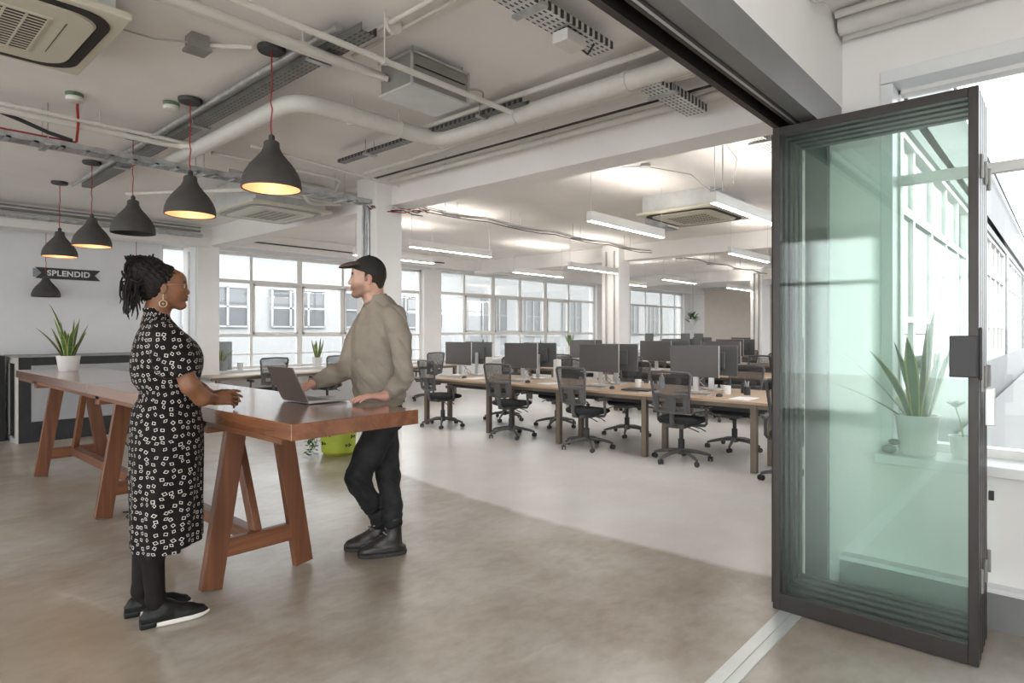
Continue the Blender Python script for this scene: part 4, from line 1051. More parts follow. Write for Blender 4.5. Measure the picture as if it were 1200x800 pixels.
speaker(6.95, 6.72, 'slim white speaker left of the second monitor pair'); speaker(7.0, 5.42, 'slim white speaker right of the second monitor pair'); speaker(10.2, 5.12, 'slim white speaker on the second desk row beside a monitor')
t = thing('pen_pot', 'small dark pen pot beside the nearest mouse', 'pen pot', (6.78, 2.62, .71)); B().lathe([(.035, 0), (.035, .09), (.031, .09), (.031, .01)], 16).build('pot', 'dark', t)
pb = B(); [pb.tube([(0, 0, .02), (.02 * math.cos(k * 1.3), .02 * math.sin(k * 1.3), .15)], .003, 5) for k in range(5)]; pb.build('pens', 'silver', t)
for i, y in enumerate((3.2, 4.5, 5.85, 7.15)):
    t = thing('monitor_cable', 'grey cables behind the front row monitors, %s' % ordn[i], 'cable', (6.95, y, .71))
    cb = B()
    for k in range(3): cb.tube([(-.12, .05 * k - .05, .16), (-.02 + .02 * k, .12 - .06 * k, .05), (.03, .05 * (k - 1), .005), (.05, .12 * (k - 1), .005)], .0045, 6)
    cb.build('cable_run', 'greycord', t)

# ------------------------------------------------------------------ folding glass doors, folded against the wall
def door(k, x, lab):
    y0, y1, H_ = .275, 1.11, 2.428
    root = thing('door_%d' % k, lab, None, (x, y0, 0), 0, None, 'structure')
    w = y1 - y0; a = .044; f = .036; z0, z1 = .006, H_
    def st(b, nm='frame_stile'): return b.build(nm, 'doorframe', root, bevel=.003)
    st(B().box(0, a, 0, f, z0, z1)); st(B().box(0, a, w - f, w, z0, z1))
    st(B().box(0, a, f, w - f, z0, z0 + .085), 'frame_rail'); st(B().box(0, a, f, w - f, z1 - .042, z1), 'frame_rail')
    B().box(a / 2 - .004, a / 2 + .004, f - .004, w - f + .004, z0 + .08, z1 - .038).build('glass_pane', 'doorglass', root)
    B().box(.004, a - .004, w, w + .006, z0 + .03, z1 - .03).build('rubber_seal', 'slot', root)
    return root
names = ['front leaf of the folded glass doors, facing the room', 'second folded glass door leaf from the front', 'middle leaf of the five folded glass doors', 'fourth folded glass door leaf from the front', 'rear leaf of the folded glass doors, next to the wall']
xsd = (3.205, 3.283, 3.361, 3.439, 3.517)
ds = [door(k + 1, x, names[k]) for k, x in enumerate(xsd)]
h = B().box(-.018, .0, .004, .10, 1.21, 1.385).box(.0, .044, -.012, .0, 1.2, 1.42); h.build('lock_handle', 'dark', ds[0], bevel=.005)
for d in (ds[0], ds[2], ds[4]):
    for z in (.35, 1.2, 2.1): B().tube([(.061, -.004, z - .05), (.061, -.004, z + .05)], .009, 8).build('hinge', 'duct', d)
hl = B().box(.044, .062, -.045, -.01, 1.0, 1.16); hl.build('bolt_housing', 'silver', ds[1], bevel=.003)
B().box(.1, .13, -.02, .0, .62, .66).build('stay_catch', 'dark', ds[4])
# ------------------------------------------------------------------ people: smooth-blended volumes turned into one continuous surface
class Vol:
    def __init__(s, lo, hi, h):
        s.lo = np.array(lo, float); s.h = h; s.n = [int(math.ceil((hi[i] - lo[i]) / h)) + 1 for i in range(3)]
        s.ax = [(lo[i] + h * np.arange(s.n[i])).astype(np.float32) for i in range(3)]
        s.d = np.full(s.n, .25, np.float32)
    def _sl(s, lo, hi):
        sl = []
        for i in range(3):
            a = max(0, int((lo[i] - s.lo[i]) / s.h) - 1); b = min(s.n[i], int((hi[i] - s.lo[i]) / s.h) + 2)
            if b <= a: return None
            sl.append(slice(a, b))
        return tuple(sl)
    def _apply(s, lo, hi, fn, k, sub=False):
        pad = max(k * 1.5, s.h * 3) + .01
        sl = s._sl([v - pad for v in lo], [v + pad for v in hi])
        if sl is None: return s
        X = s.ax[0][sl[0]][:, None, None]; Y = s.ax[1][sl[1]][None, :, None]; Z = s.ax[2][sl[2]][None, None, :]
        f = fn(X, Y, Z).astype(np.float32); d = s.d[sl]
        if sub: f = -f; hh = np.maximum(k - np.abs(d - f), 0) / k; s.d[sl] = np.maximum(d, f) + hh * hh * k / 4
        else: hh = np.maximum(k - np.abs(d - f), 0) / k; s.d[sl] = np.minimum(d, f) - hh * hh * k / 4
        return s
    def cone(s, a, b, ra, rb, k=.02, sub=False, flat=None):
        a, b = np.array(a, float), np.array(b, float); ab = b - a; L = float(ab @ ab) + 1e-12; R = max(ra, rb)
        def fn(X, Y, Z):
            x, y, z = X - a[0], Y - a[1], Z - a[2]
            t = np.clip((x * ab[0] + y * ab[1] + z * ab[2]) / L, 0, 1)
            return np.sqrt((x - t * ab[0]) ** 2 + (y - t * ab[1]) ** 2 + (z - t * ab[2]) ** 2) - (ra + (rb - ra) * t)
        return s._apply(np.minimum(a, b) - R, np.maximum(a, b) + R, fn, k, sub)
    def chain(s, pts, rs, k=.02):
        for i in range(len(pts) - 1): s.cone(pts[i], pts[i + 1], rs[i], rs[i + 1], k)
        return s
    def ell(s, c, r, k=.02, rot=(0, 0, 0), sub=False):
        Rm = np.array(Euler(rot).to_matrix()).T; R = max(r)
        def fn(X, Y, Z):
            x, y, z = X - c[0], Y - c[1], Z - c[2]
            u = Rm[0, 0] * x + Rm[0, 1] * y + Rm[0, 2] * z; v = Rm[1, 0] * x + Rm[1, 1] * y + Rm[1, 2] * z; w = Rm[2, 0] * x + Rm[2, 1] * y + Rm[2, 2] * z
            k0 = np.sqrt((u / r[0]) ** 2 + (v / r[1]) ** 2 + (w / r[2]) ** 2) + 1e-6
            k1 = np.sqrt((u / r[0] ** 2) ** 2 + (v / r[1] ** 2) ** 2 + (w / r[2] ** 2) ** 2) + 1e-6
            return k0 * (k0 - 1) / k1
        return s._apply([c[i] - R for i in range(3)], [c[i] + R for i in range(3)], fn, k, sub)
    def column(s, tab, k=.02, rot=0, fold=None, pw=2.0, sub=False):
        """stack of super-ellipses: tab rows (z, cx, cy, rx, ry)"""
        tab = np.array(sorted(tab), float); zs = tab[:, 0]; cr, sr = math.cos(rot), math.sin(rot)
        R = float(tab[:, 3:].max()) + .03
        def fn(X, Y, Z):
            # smooth interpolation
            def it(j):
                z = np.clip(Z, zs[0], zs[-1]); return np.interp(z.ravel(), zs, tab[:, j]).reshape(Z.shape)
            x = X - it(1); y = Y - it(2); u = cr * x + sr * y; v = -sr * x + cr * y; rx, ry = it(3), it(4)
            ang = np.arctan2(v, u)
            q = (np.abs(u / rx) ** pw + np.abs(v / ry) ** pw) ** (1 / pw)
            d = (q - 1) * np.minimum(rx, ry)
            if fold is not None: d = d + fold(ang, Z)
            return np.maximum(d, np.maximum(zs[0] - Z, Z - zs[-1]))
        cx0, cx1 = tab[:, 1].min(), tab[:, 1].max(); cy0, cy1 = tab[:, 2].min(), tab[:, 2].max()
        return s._apply((cx0 - R, cy0 - R, zs[0]), (cx1 + R, cy1 + R, zs[-1]), fn, k, sub)
    def cut(s, lo, hi, fn):
        return s._apply(lo, hi, fn, .004, True)
    def warp(s, fn, lo=None, hi=None):
        X = s.ax[0][:, None, None]; Y = s.ax[1][None, :, None]; Z = s.ax[2][None, None, :]
        near = np.abs(s.d) < .03
        i, j, k = np.nonzero(near)
        s.d[i, j, k] += fn(s.ax[0][i], s.ax[1][j], s.ax[2][k]).astype(np.float32); return s
    def mesh(s, name, mt, parent, tint=None, uv=None):
        d = s.d; ins = d < 0; nx, ny, nz = d.shape; E_p, E_c, quads = [], [], []
        faces_cells = []
        ids_all, pos_all = [], []
        for ax in range(3):
            a = [slice(None)] * 3; b = [slice(None)] * 3; a[ax] = slice(0, -1); b[ax] = slice(1, None)
            da, db = d[tuple(a)], d[tuple(b)]
            idx = np.argwhere((da < 0) != (db < 0))
            o1, o2 = [q for q in range(3) if q != ax]
            idx = idx[(idx[:, o1] > 0) & (idx[:, o2] > 0) & (idx[:, o1] < d.shape[o1] - 1) & (idx[:, o2] < d.shape[o2] - 1)]
            va = da[tuple(idx.T)]; vb = db[tuple(idx.T)]; t = va / (va - vb)
            pos = idx.astype(float); pos[:, ax] += t
            cells = []
            for (u, v) in ((0, 0), (-1, 0), (-1, -1), (0, -1)):
                c = idx.copy(); c[:, o1] += u; c[:, o2] += v; cells.append(c[:, 0] * ny * nz + c[:, 1] * nz + c[:, 2])
            q = np.stack(cells, 1); flip = (va < 0)
            if ax == 1: flip = ~flip
            q[~flip] = q[~flip][:, ::-1]
            faces_cells.append(q)
            for c in cells: ids_all.append(c); pos_all.append(pos)
        Q = np.concatenate(faces_cells); ids = np.concatenate(ids_all); pos = np.concatenate(pos_all)
        uq, inv = np.unique(ids, return_inverse=True); cnt = np.bincount(inv)
        V = np.stack([np.bincount(inv, pos[:, i]) / cnt for i in range(3)], 1) * s.h + s.lo
        F = np.searchsorted(uq, Q)
        me = bpy.data.meshes.new(name); me.vertices.add(len(V)); me.vertices.foreach_set('co', V.ravel())
        me.loops.add(F.size); me.loops.foreach_set('vertex_index', F.ravel().astype(np.int32))
        me.polygons.add(len(F)); me.polygons.foreach_set('loop_start', np.arange(0, F.size, 4, dtype=np.int32)); me.polygons.foreach_set('loop_total', np.full(len(F), 4, np.int32))
        me.polygons.foreach_set('use_smooth', np.ones(len(F), bool)); me.update(); me.validate()
        me.materials.append(M[mt])
        if tint is not None:
            at = me.attributes.new('tint', 'FLOAT_COLOR', 'POINT'); c = np.ones((len(V), 4), np.float32); c[:, :3] = tint(V); at.data.foreach_set('color', c.ravel())
        if uv is not None:
            at = me.attributes.new('cloth_uv', 'FLOAT_VECTOR', 'POINT'); at.data.foreach_set('vector', uv(V).astype(np.float32).ravel())
        o = bpy.data.objects.new(name, me); C.objects.link(o); o.parent = parent
        if mt != 'skin':
            sm = o.modifiers.new('smooth', 'SMOOTH'); sm.factor = .5; sm.iterations = 3
        return o

def skin_mat(name, sss):
    n = N(name); a = n.new('Attribute'); a.attribute_name = 'tint'
    f = n.noise(n.coord(), 25, 4); v = n.ramp(f, [(.3, .93), (.7, 1.07)])
    c = n.mix(1.0, a.outputs['Color'], v, 'MULTIPLY'); n.principled(c, .48, 0, .45)
    n.p.inputs['Subsurface Weight'].default_value = sss; n.p.inputs['Subsurface Scale'].default_value = .01
    n.bump(n.noise(n.coord(), 160, 2), .05, .002); return n.m
M['skin'] = skin_mat('skin', .05)
def cloth(name, col, rough=.85, var=.12, scale=18, bs=260, b=.25, fold=0):
    n = N(name); v = n.coord(); f = n.noise(v, scale, 4)
    c = n.ramp(f, [(.3, tuple(q * (1 - var) for q in col)), (.7, tuple(q * (1 + var) for q in col))]); n.principled(c, rough, 0, .25)
    n.bump(n.noise(v, bs, 2), b, .003); return n.m
M['sweater'] = cloth('taupe_sweatshirt', (.30, .262, .215), var=.06); M['rib'] = cloth('ribbed_cuff', (.26, .225, .185), bs=400, b=.4)
M['jeans'] = cloth('black_jeans', (.018, .018, .020), .75, .5, 9); M['tights'] = cloth('black_tights', (.007, .005, .0045), .7)
M['cap'] = cloth('dark_cap', (.026, .026, .024), .8, .2); M['capbrim'] = cloth('brown_cap_brim', (.085, .065, .055), .7)
M['hair'] = cloth('dark_hair', (.0065, .0042, .0034), .6, .5, 60, 90, .6); M['hairm'] = cloth('brown_hair', (.035, .024, .017), .7, .4, 80, 200, .5)
M['shoe'] = cloth('black_shoe', (.010, .0095, .0095), .5, .3, 20); M['sole'] = mat('white_sole', (.62, .60, .55), .6); M['boot'] = mat('worn_black_boot', (.020, .017, .015), .45, var=.4, scale=25, bump=.2, bscale=60)
M['bootsole'] = mat('boot_sole', (.035, .032, .03), .8); M['lace'] = mat('grey_lace', (.25, .25, .26), .7)
M['gold'] = mat('pale_gold', (.62, .50, .34), .35, .5); M['eyewhite'] = mat('eye_white', (.62, .58, .54), .3); M['iris'] = mat('eye_iris', (.03, .018, .012), .2)
def dress_mat():
    """black cloth printed with small white diamond outlines"""
    n = N('black_dress_print'); a = n.new('Attribute'); a.attribute_name = 'cloth_uv'
    mp = n.new('Mapping'); mp.inputs['Scale'].default_value = (31, 31, 1); n.link(a.outputs['Vector'], mp.inputs[0])
    vo = n.new('TexVoronoi', voronoi_dimensions='2D', feature='F1'); vo.inputs['Scale'].default_value = 1.0; vo.inputs['Randomness'].default_value = .55
    n.link(mp.outputs[0], vo.inputs['Vector'])
    sb = n.new('VectorMath', operation='SUBTRACT'); n.link(mp.outputs[0], sb.inputs[0]); n.link(vo.outputs['Position'], sb.inputs[1])
    sc_ = n.new('SeparateColor'); n.link(vo.outputs['Color'], sc_.inputs[0])
    ro = n.new('VectorRotate', rotation_type='Z_AXIS'); n.link(sb.outputs[0], ro.inputs['Vector']); n.link(n.math('MULTIPLY', n.math('SUBTRACT', sc_.outputs[0], .5), 2.6), ro.inputs['Angle'])
    s = n.new('SeparateXYZ'); n.link(ro.outputs[0], s.inputs[0])
    wx = n.math('ADD', .85, n.math('MULTIPLY', sc_.outputs[1], .7))
    d = n.math('ADD', n.math('MULTIPLY', n.math('ABSOLUTE', s.outputs[0]), wx), n.math('ABSOLUTE', s.outputs[1]))
    o = n.math('MULTIPLY', n.math('GREATER_THAN', d, .215), n.math('LESS_THAN', d, .33))
    n.principled(n.mix(o, (.0065, .0045, .0045), (.62, .58, .54)), .8, 0, .2)
    n.bump(n.noise(n.coord(), 200, 2), .15, .002); return n.m
M['dress'] = dress_mat()

def hand(S, w, f, n_, size=1.0, curls=(.3, .35, .4, .45), spread=.10, side=1, thumb=(.7, .25), k=.006):
    """w wrist, f finger direction, n_ back-of-hand normal; side = +1 thumb towards f x n, -1 the other way"""
    f = np.array(f, float); f /= np.linalg.norm(f); n_ = np.array(n_, float); n_ -= f * (n_ @ f); n_ /= np.linalg.norm(n_)
    l = np.cross(f, n_) * side; w = np.array(w, float); z = size
    # palm: overlapping cones from wrist to knuckles
    kn = [w + f * (.088 * z - abs(i - 1.2) * .004) + l * ((1.5 - i) * .0205 * z) for i in range(4)]
    for i, q in enumerate(kn): S.cone(w + l * ((1.5 - i) * .011 * z), q, .017 * z, .0115 * z, .012)
    S.cone(w - f * .01, w + f * .04 * z, .021 * z, .019 * z, .012)
    L = [(.043, .027, .021), (.047, .031, .022), (.043, .028, .021), (.034, .021, .018)]
    for i in range(4):
        a = (1.5 - i) * spread; d0 = f * math.cos(a) + l * math.sin(a); p = kn[i]; ang = .12
        for j in range(3):
            ang += curls[i] * (1.0, 1.1, .7)[j]; d = d0 * math.cos(ang) - n_ * math.sin(ang); q = p + d * L[i][j] * z
            r0, r1 = [(.0098, .0088), (.0088, .0080), (.0080, .0066)][j]; 
            if i == 3: r0 *= .88; r1 *= .88
            S.cone(p, q, r0 * z, r1 * z, .004 if j else k); p = q
    tb = w + f * .022 * z + l * .020 * z; t1 = tb + (f * math.cos(thumb[0]) + l * math.sin(thumb[0]) - n_ * .25) * .040 * z
    t2 = t1 + (f * math.cos(thumb[1]) + l * math.sin(thumb[1]) - n_ * .2) * .032 * z; t3 = t2 + (f * math.cos(thumb[1] - .25) + l * math.sin(thumb[1] - .25) - n_ * .15) * .026 * z
    S.cone(tb, t1, .0155 * z, .0125 * z, .010); S.cone(t1, t2, .0115 * z, .0100 * z, .005); S.cone(t2, t3, .0100 * z, .0080 * z, .004)

def head(S, o, s=1.0, fwd=1, male=False):
    """head with face looking along fwd*x; o = centre of the cranium"""
    P_ = lambda x, y, z: (o[0] + fwd * x * s, o[1] + y * s, o[2] + z * s)
    S.ell(P_(-.012, 0, .012), (.096 * s, .076 * s, .092 * s), .02)
    S.ell(P_(.042, 0, -.035), (.052 * s, .058 * s, .070 * s), .03)             # face mass
    S.ell(P_(.058, 0, .030), (.038 * s, .058 * s, .042 * s), .02)              # forehead
    jw = .052 if male else .046
    for y in (-1, 1):
        S.cone(P_(-.004, y * jw, -.072), P_(.064, y * .014, -.112), .020 * s, .016 * s, .022)   # jaw line
        S.ell(P_(.058, y * .036, -.030), (.022 * s, .020 * s, .018 * s), .016)  # cheekbone
        S.ell(P_(.086, y * .030, -.004), (.016 * s, .019 * s, .0105 * s), .008, sub=True)   # eye socket
        S.ell(P_(.074, y * .031, -.006), (.0145 * s, .0150 * s, .0125 * s), .003)           # lid over the eyeball
        S.cone(P_(.084, y * .014, .016), P_(.072, y * .046, .014), .0075 * s, .006 * s, .010)   # brow
        S.ell(P_(-.010, y * .076, -.020), (.017 * s, .007 * s, .029 * s), .005, rot=(0, -.2 * fwd, 0))   # ear
        S.ell(P_(-.006, y * .084, -.016), (.008 * s, .004 * s, .014 * s), .003, sub=True)
        S.ell(P_(-.014, y * .078, -.044), (.009 * s, .006 * s, .009 * s), .004)
        S.cone(P_(.090, y * .011, -.044), P_(.084, y * .013, -.046), .0075 * s, .006 * s, .005)  # nostril
    nb = .112 if male else .106
    S.cone(P_(.088, 0, .006), P_(nb - .004, 0, -.034), .0075 * s, .0095 * s, .012)   # nose bridge
    S.ell(P_(nb - .006, 0, -.038), (.0115 * s, .0110 * s, .0095 * s), .007)
    S.ell(P_(.086, 0, -.066), (.0155 * s, .026 * s, .016 * s), .012)                 # mouth mass
    lp = .0075 if male else .0098
    S.ell(P_(.0975, 0, -.061), (.0085 * s, .020 * s, lp * .7 * s), .003); S.ell(P_(.0955, 0, -.0745), (.0085 * s, .018 * s, lp * .8 * s), .003)
    S.ell(P_(.078, 0, -.106), (.020 * s, .023 * s, .018 * s), .016)                  # chin
    S.cone(P_(-.015, 0, -.085), P_(.055, 0, -.100), .034 * s, .018 * s, .02)          # under the jaw
    return P_

# ---- the woman: picture-right is +x, away from the camera +y
WO = thing('person', 'woman, hair tied up, black dress with white diamond print, hands clasped on table', 'person', (1.134, 3.317, 0), math.radians(-18.87))
S = Vol((-.20, -.30, .02), (.40, .32, 1.76), .0042)
hc = (-.002, 0, 1.632)
PW = head(S, hc, .93, 1)
S.chain([(-.035, 0, 1.58), (-.04, 0, 1.50), (-.05, 0, 1.43)], [.050, .050, .062], .03)
S.column([(.90, .0, 0, .10, .13), (1.1, .01, 0, .09, .115), (1.3, 0, 0, .10, .14), (1.42, -.03, 0, .07, .13), (1.46, -.04, 0, .05, .07)], .03)
RW_, LW_ = (.210, -.062, 1.062), (.215, .068, 1.067)
S.chain([(-.01, -.15, 1.40), (.02, -.20, 1.36), (.098, -.215, 1.145)], [.045, .048, .040], .03).chain([(.098, -.215, 1.145), (.150, -.175, 1.085), RW_], [.041, .039, .025], .02)
S.chain([(-.01, .15, 1.40), (.02, .20, 1.36), (.11, .22, 1.13)], [.045, .048, .040], .03).chain([(.11, .22, 1.13), (.16, .18, 1.085), LW_], [.041, .039, .025], .02)
hand(S, RW_, (.95, .30, .0), (-.2, -.85, .5), .88, (.22, .30, .38, .46), .10, -1, (.5, .1))
hand(S, LW_, (.93, -.34, .04), (.2, .85, .5), .88, (.16, .22, .28, .34), .14, 1, (.5, .2))
for y in (-.085, .075): S.chain([(-.03, y, .95), (-.045 if y < 0 else -.07, y, .50), (-.060 if y < 0 else -.095, y, .34), (-.045 if y < 0 else -.110, y, .12)], [.08, .040, .036, .028], .02)
def wtint(V):
    base = np.tile(np.array([.20, .085, .042], np.float32), (len(V), 1))
    lx = (V[:, 0] - hc[0]) / .93; lz = (V[:, 2] - hc[2]) / .93
    lip = (lx > .086) & (lz < -.052) & (lz > -.083) & (np.abs(V[:, 1]) < .022); base[lip] = (.16, .045, .035)
    br = (lx > .06) & (np.abs(lz - .020) < .005) & (np.abs(V[:, 1]) > .012) & (np.abs(V[:, 1]) < .046); base[br] = (.03, .018, .012)
    ch = (lx > .02) & (lz < .0) & (lz > -.06); base[ch & ~lip & ~br] *= np.array([1.12, 1.08, 1.05])
    return base
S.mesh('body', 'skin', WO, tint=wtint)
for y in (-1, 1):
    c = PW(.0815, y * .031, -.006); e = B().lathe([(.0095 * math.sin(PI * q / 10) + 1e-4, -.0095 * math.cos(PI * q / 10)) for q in range(11)], 16, c=c).build('eye', 'eyewhite', WO, smooth=True)
    c2 = (c[0] + .0068, c[1], c[2]); B().lathe([(.005 * math.sin(PI * q / 8) + 1e-4, -.005 * math.cos(PI * q / 8)) for q in range(9)], 12, c=c2).build('iris', 'iris', e, smooth=True)
# dress
D = Vol((-.23, -.30, .30), (.24, .30, 1.56), .0050)
def sfold(a, z):
    k = np.clip((1.05 - z) / .5, 0, 1); return k * .006 * np.sin(a * 9 + 3 * np.sin(z * 4)) + .0022 * np.sin(z * 46 + a * 3) * np.clip(1 - np.abs(z - 1.10) / .10, 0, 1)
D.column([(.352, .004, 0, .158, .195), (.48, .004, 0, .158, .20), (.70, .003, 0, .160, .208), (.86, .003, 0, .162, .21), (.95, .002, 0, .160, .205), (1.03, .001, 0, .150, .185), (1.075, .008, 0, .132, .162), (1.11, .013, 0, .127, .152),
          (1.16, .0, 0, .148, .160), (1.22, .0, 0, .158, .170), (1.28, -.002, 0, .152, .180), (1.34, -.012, 0, .132, .188), (1.39, -.022, 0, .108, .185), (1.43, -.030, 0, .080, .150), (1.455, -.036, 0, .066, .105), (1.475, -.038, 0, .056, .070)], .02, fold=sfold)
D.column([(1.44, -.040, 0, .064, .080), (1.49, -.042, 0, .056, .062), (1.520, -.055, 0, .050, .055)], .02)     # collar
for y in (-1, 1):
    D.chain([(-.01, y * .14, 1.395), (.015, y * .195, 1.35), (.072, y * .212, 1.225)], [.058, .066, .062], .03)
D.cone((.02, -.05, 1.27), (.05, .05, 1.27), .11, .11, .05)
# open collar front, hollow sleeve ends and neckline
D.cone((-.036, 0, 1.475), (-.036, 0, 1.60), .050, .056, .006, sub=True)
D.cone((.03, 0, 1.49), (.06, 0, 1.56), .035, .05, .01, sub=True)
for y in (-1, 1): D.cone((.080, y * .214, 1.205), (.125, y * .225, 1.09), .052, .056, .006, sub=True)
D.cone((.004, 0, .30), (.004, 0, .37), .13, .13, .01, sub=True)
D.column([(.30, .12, 0, .08, .30), (.372, .12, 0, .075, .30)], .006, sub=True)                       # the hem steps up at the front slit
def duv(V):
    r = np.stack([np.arctan2(-(V[:, 0]) , -V[:, 1] + 1e-6) * .17, V[:, 2], V[:, 0] * 0], 1)
    sl = (np.abs(V[:, 1]) > .165) & (V[:, 2] > 1.17); r[sl, 0] = V[sl, 0] + .5; return r
D.mesh('dress', 'dress', WO, uv=duv)
Tg = Vol((-.20, -.17, .03), (.10, .17, .62), .005)
Tg.chain([(-.045, -.085, .60), (-.045, -.085, .50), (-.060, -.085, .34), (-.045, -.085, .12), (-.03, -.085, .06)], [.062, .058, .054, .041, .042], .02)
Tg.chain([(-.06, .075, .60), (-.07, .075, .50), (-.095, .075, .34), (-.110, .075, .12), (-.09, .075, .06)], [.062, .058, .054, .041, .042], .02)
Tg.mesh('tights', 'tights', WO)
def trainer(x, y, az, parent, L=.285):
    """low running shoe, toe towards +x"""
    V_ = Vol((-.12, -.06, .0), (.22, .06, .16), .004)
    V_.column([(.004, .045, 0, .140, .040), (.03, .045, 0, .143, .043), (.045, .03, 0, .125, .038)], .012, pw=2.4)
    V_.cone((-.06, 0, .055), (.0, 0, .075), .037, .040, .03).cone((.0, 0, .07), (.10, 0, .045), .036, .028, .03).cone((.10, 0, .042), (.150, 0, .034), .030, .022, .02)
    V_.cone((-.045, 0, .12), (-.035, 0, .20), .034, .045, .01, sub=True)
    V_.cut((-.2, -.1, -.05), (.3, .1, .022), lambda X, Y, Z: Z - .022 + 0 * X + 0 * Y)
    t_ = V_.mesh('shoe', 'shoe', parent); t_.location = (x, y, 0); t_.rotation_euler = (0, 0, az)
    V2 = Vol((-.13, -.07, -.01), (.23, .07, .06), .004)
    V2.column([(.002, .045, 0, .150, .044), (.012, .045, 0, .153, .047), (.028, .045, 0, .148, .044)], .006, pw=2.3)
    V2.cut((.10, -.1, -.05), (.3, .1, .06), lambda X, Y, Z: (Z - .0) - np.maximum(X - .13, 0) * .25 + 0 * Y)
    s_ = V2.mesh('sole', 'sole', t_)
    B().box(-.108, -.035, -.045, .045, .003, .034).build('heel_block', 'shoe', t_, bevel=.01)
    lc = B()
    for q in range(5): xx = .005 + q * .019; lc.tube([(xx, -.030, .078 - q * .008), (xx + .004, 0, .104 - q * .012), (xx, .030, .078 - q * .008)], .0035, 6)
    lc.build('laces', 'lace', t_)
trainer(-.005, -.09, .06, WO); trainer(-.075, .08, .02, WO)
# hair
Hh = Vol((-.24, -.13, 1.44), (.12, .13, 1.80), .0045)
Hh.ell((hc[0] - .022, 0, hc[2] + .020), (.094, .078, .088), .02)
Hh.ell((-.060, 0, 1.655), (.070, .074, .075), .03); Hh.ell((-.062, 0, 1.60), (.050, .060, .055), .03)
Hh.ell((-.100, 0, 1.700), (.072, .078, .058), .03, rot=(0, -.3, 0)); Hh.ell((-.128, -.01, 1.662), (.042, .06, .05), .02)
Hh.ell((-.075, 0, 1.735), (.055, .055, .035), .02)
Hh.cone((.095, 0, 1.60), (.078, 0, 1.665), .066, .066, .012, sub=True)       # hairline
Hh.cone((.04, -.09, 1.60), (.055, -.07, 1.655), .050, .036, .012, sub=True); Hh.cone((.04, .09, 1.60), (.055, .07, 1.655), .050, .036, .012, sub=True)
Hh.ell((-.004, -.085, 1.590), (.026, .03, .036), .008, sub=True); Hh.ell((-.004, .085, 1.590), (.026, .03, .036), .008, sub=True)
Hh.warp(lambda x, y, z: .0035 * np.sin(x * 190 + 60 * z) * np.sin(y * 170 + z * 90) + .002 * np.sin(z * 420 + x * 150))
ho = Hh.mesh('hair', 'hair', WO)
lk = B(); random.seed(8)
for i in range(64):
    a = random.uniform(-.075, .06); x0 = random.uniform(-.168, -.09); p = [(x0, a, random.uniform(1.63, 1.70))]
    L = random.choice((.07, .10, .13, .16, .20)) * random.uniform(.7, 1.1); x = x0 - random.uniform(0, .02); z = p[0][2]
    nstep = 7
    for q in range(nstep):
        z -= L / nstep; x += random.uniform(-.007, .006); p.append((x, a + random.uniform(-.006, .006), z))
    lk.tube(p, [.0048] * (len(p) - 2) + [.004, .002], 6)
for i in range(46):
    t_ = random.uniform(0, 2 * PI); b2 = random.uniform(-.06, .06); cx, cz = -.104, 1.694
    p = []; rr = .066 + random.uniform(-.008, .012)
    for q in range(8): g_ = t_ + q * .22; p.append((cx + math.cos(g_) * rr * 1.08, b2 * (1 + .1 * q) * .9 + random.uniform(-.003, .003), cz + math.sin(g_) * rr * .92))
    lk.tube(p, [.005] * 6 + [.004, .0025], 6)
for i in range(16):
    x = random.uniform(-.17, -.05); p = [(x, random.uniform(-.05, .05), 1.745)]
    for q in range(4): p.append((p[-1][0] + random.uniform(-.02, .018), p[-1][1] + random.uniform(-.01, .01), 1.745 + .028 * math.sin((q + 1) * .9) * random.uniform(.5, 1.2)))
    lk.tube(p, [.0045] * 4 + [.002], 6)
lk.build('dreadlocks', 'hair', ho, smooth=True)
er = B(); c = (hc[0] - .012, -.082, hc[2] - .095)
er.tube([(c[0] + .016 * math.cos(t_), c[1], c[2] + .016 * math.sin(t_)) for t_ in [2 * PI * q / 20 for q in range(20)]], .0024, 6, closed=True).tube([(c[0], c[1], c[2] + .02), (c[0], c[1] + .004, c[2] + .048)], .0015, 5)
er.lathe([(.001, -.006), (.006, 0), (.001, .006)], 8, c=c); er.build('earring', 'gold', WO, smooth=True)
er = B(); c = (c[0], .082, c[2]); er.tube([(c[0] + .016 * math.cos(t_), c[1], c[2] + .016 * math.sin(t_)) for t_ in [2 * PI * q / 20 for q in range(20)]], .0024, 6, closed=True).build('earring', 'gold', WO, smooth=True)
gl = B()
for y in (-1, 1):
    c = PW(.102, y * .031, -.004); gl.tube([(c[0] - .10 * (abs(c[1] + .022 * math.cos(t_)) ** 2) * 8, c[1] + .022 * math.cos(t_), c[2] + .017 * math.sin(t_)) for t_ in [2 * PI * q / 24 for q in range(24)]], .0008, 6, closed=True)
    gl.tube([PW(.094, y * .054, .004), PW(.05, y * .070, .002), PW(-.010, y * .078, -.002)], .0008, 6)
gl.tube([PW(.105, -.009, 0), PW(.108, 0, .003), PW(.105, .009, 0)], .0012, 6); gl.build('spectacles', 'gold', WO, smooth=True)

# ---- the man: faces -x in his frame
MA = thing('person', 'man in dark cap, taupe sweatshirt and black jeans leaning on the table', 'person', (2.362, 3.252, 0), math.radians(-35.99))
S = Vol((-.52, -.72, .05), (.24, .36, 1.92), .0048)
mc = (-.075, 0, 1.747)
PM = head(S, mc, 1.03, -1, True)
S.chain([(-.035, 0, 1.68), (-.035, 0, 1.60), (-.005, 0, 1.50)], [.058, .060, .075], .03)
S.column([(.95, .0, 0, .11, .15), (1.2, -.01, 0, .12, .16), (1.42, 0, 0, .12, .16), (1.52, 0, 0, .07, .10)], .03, rot=math.radians(36))
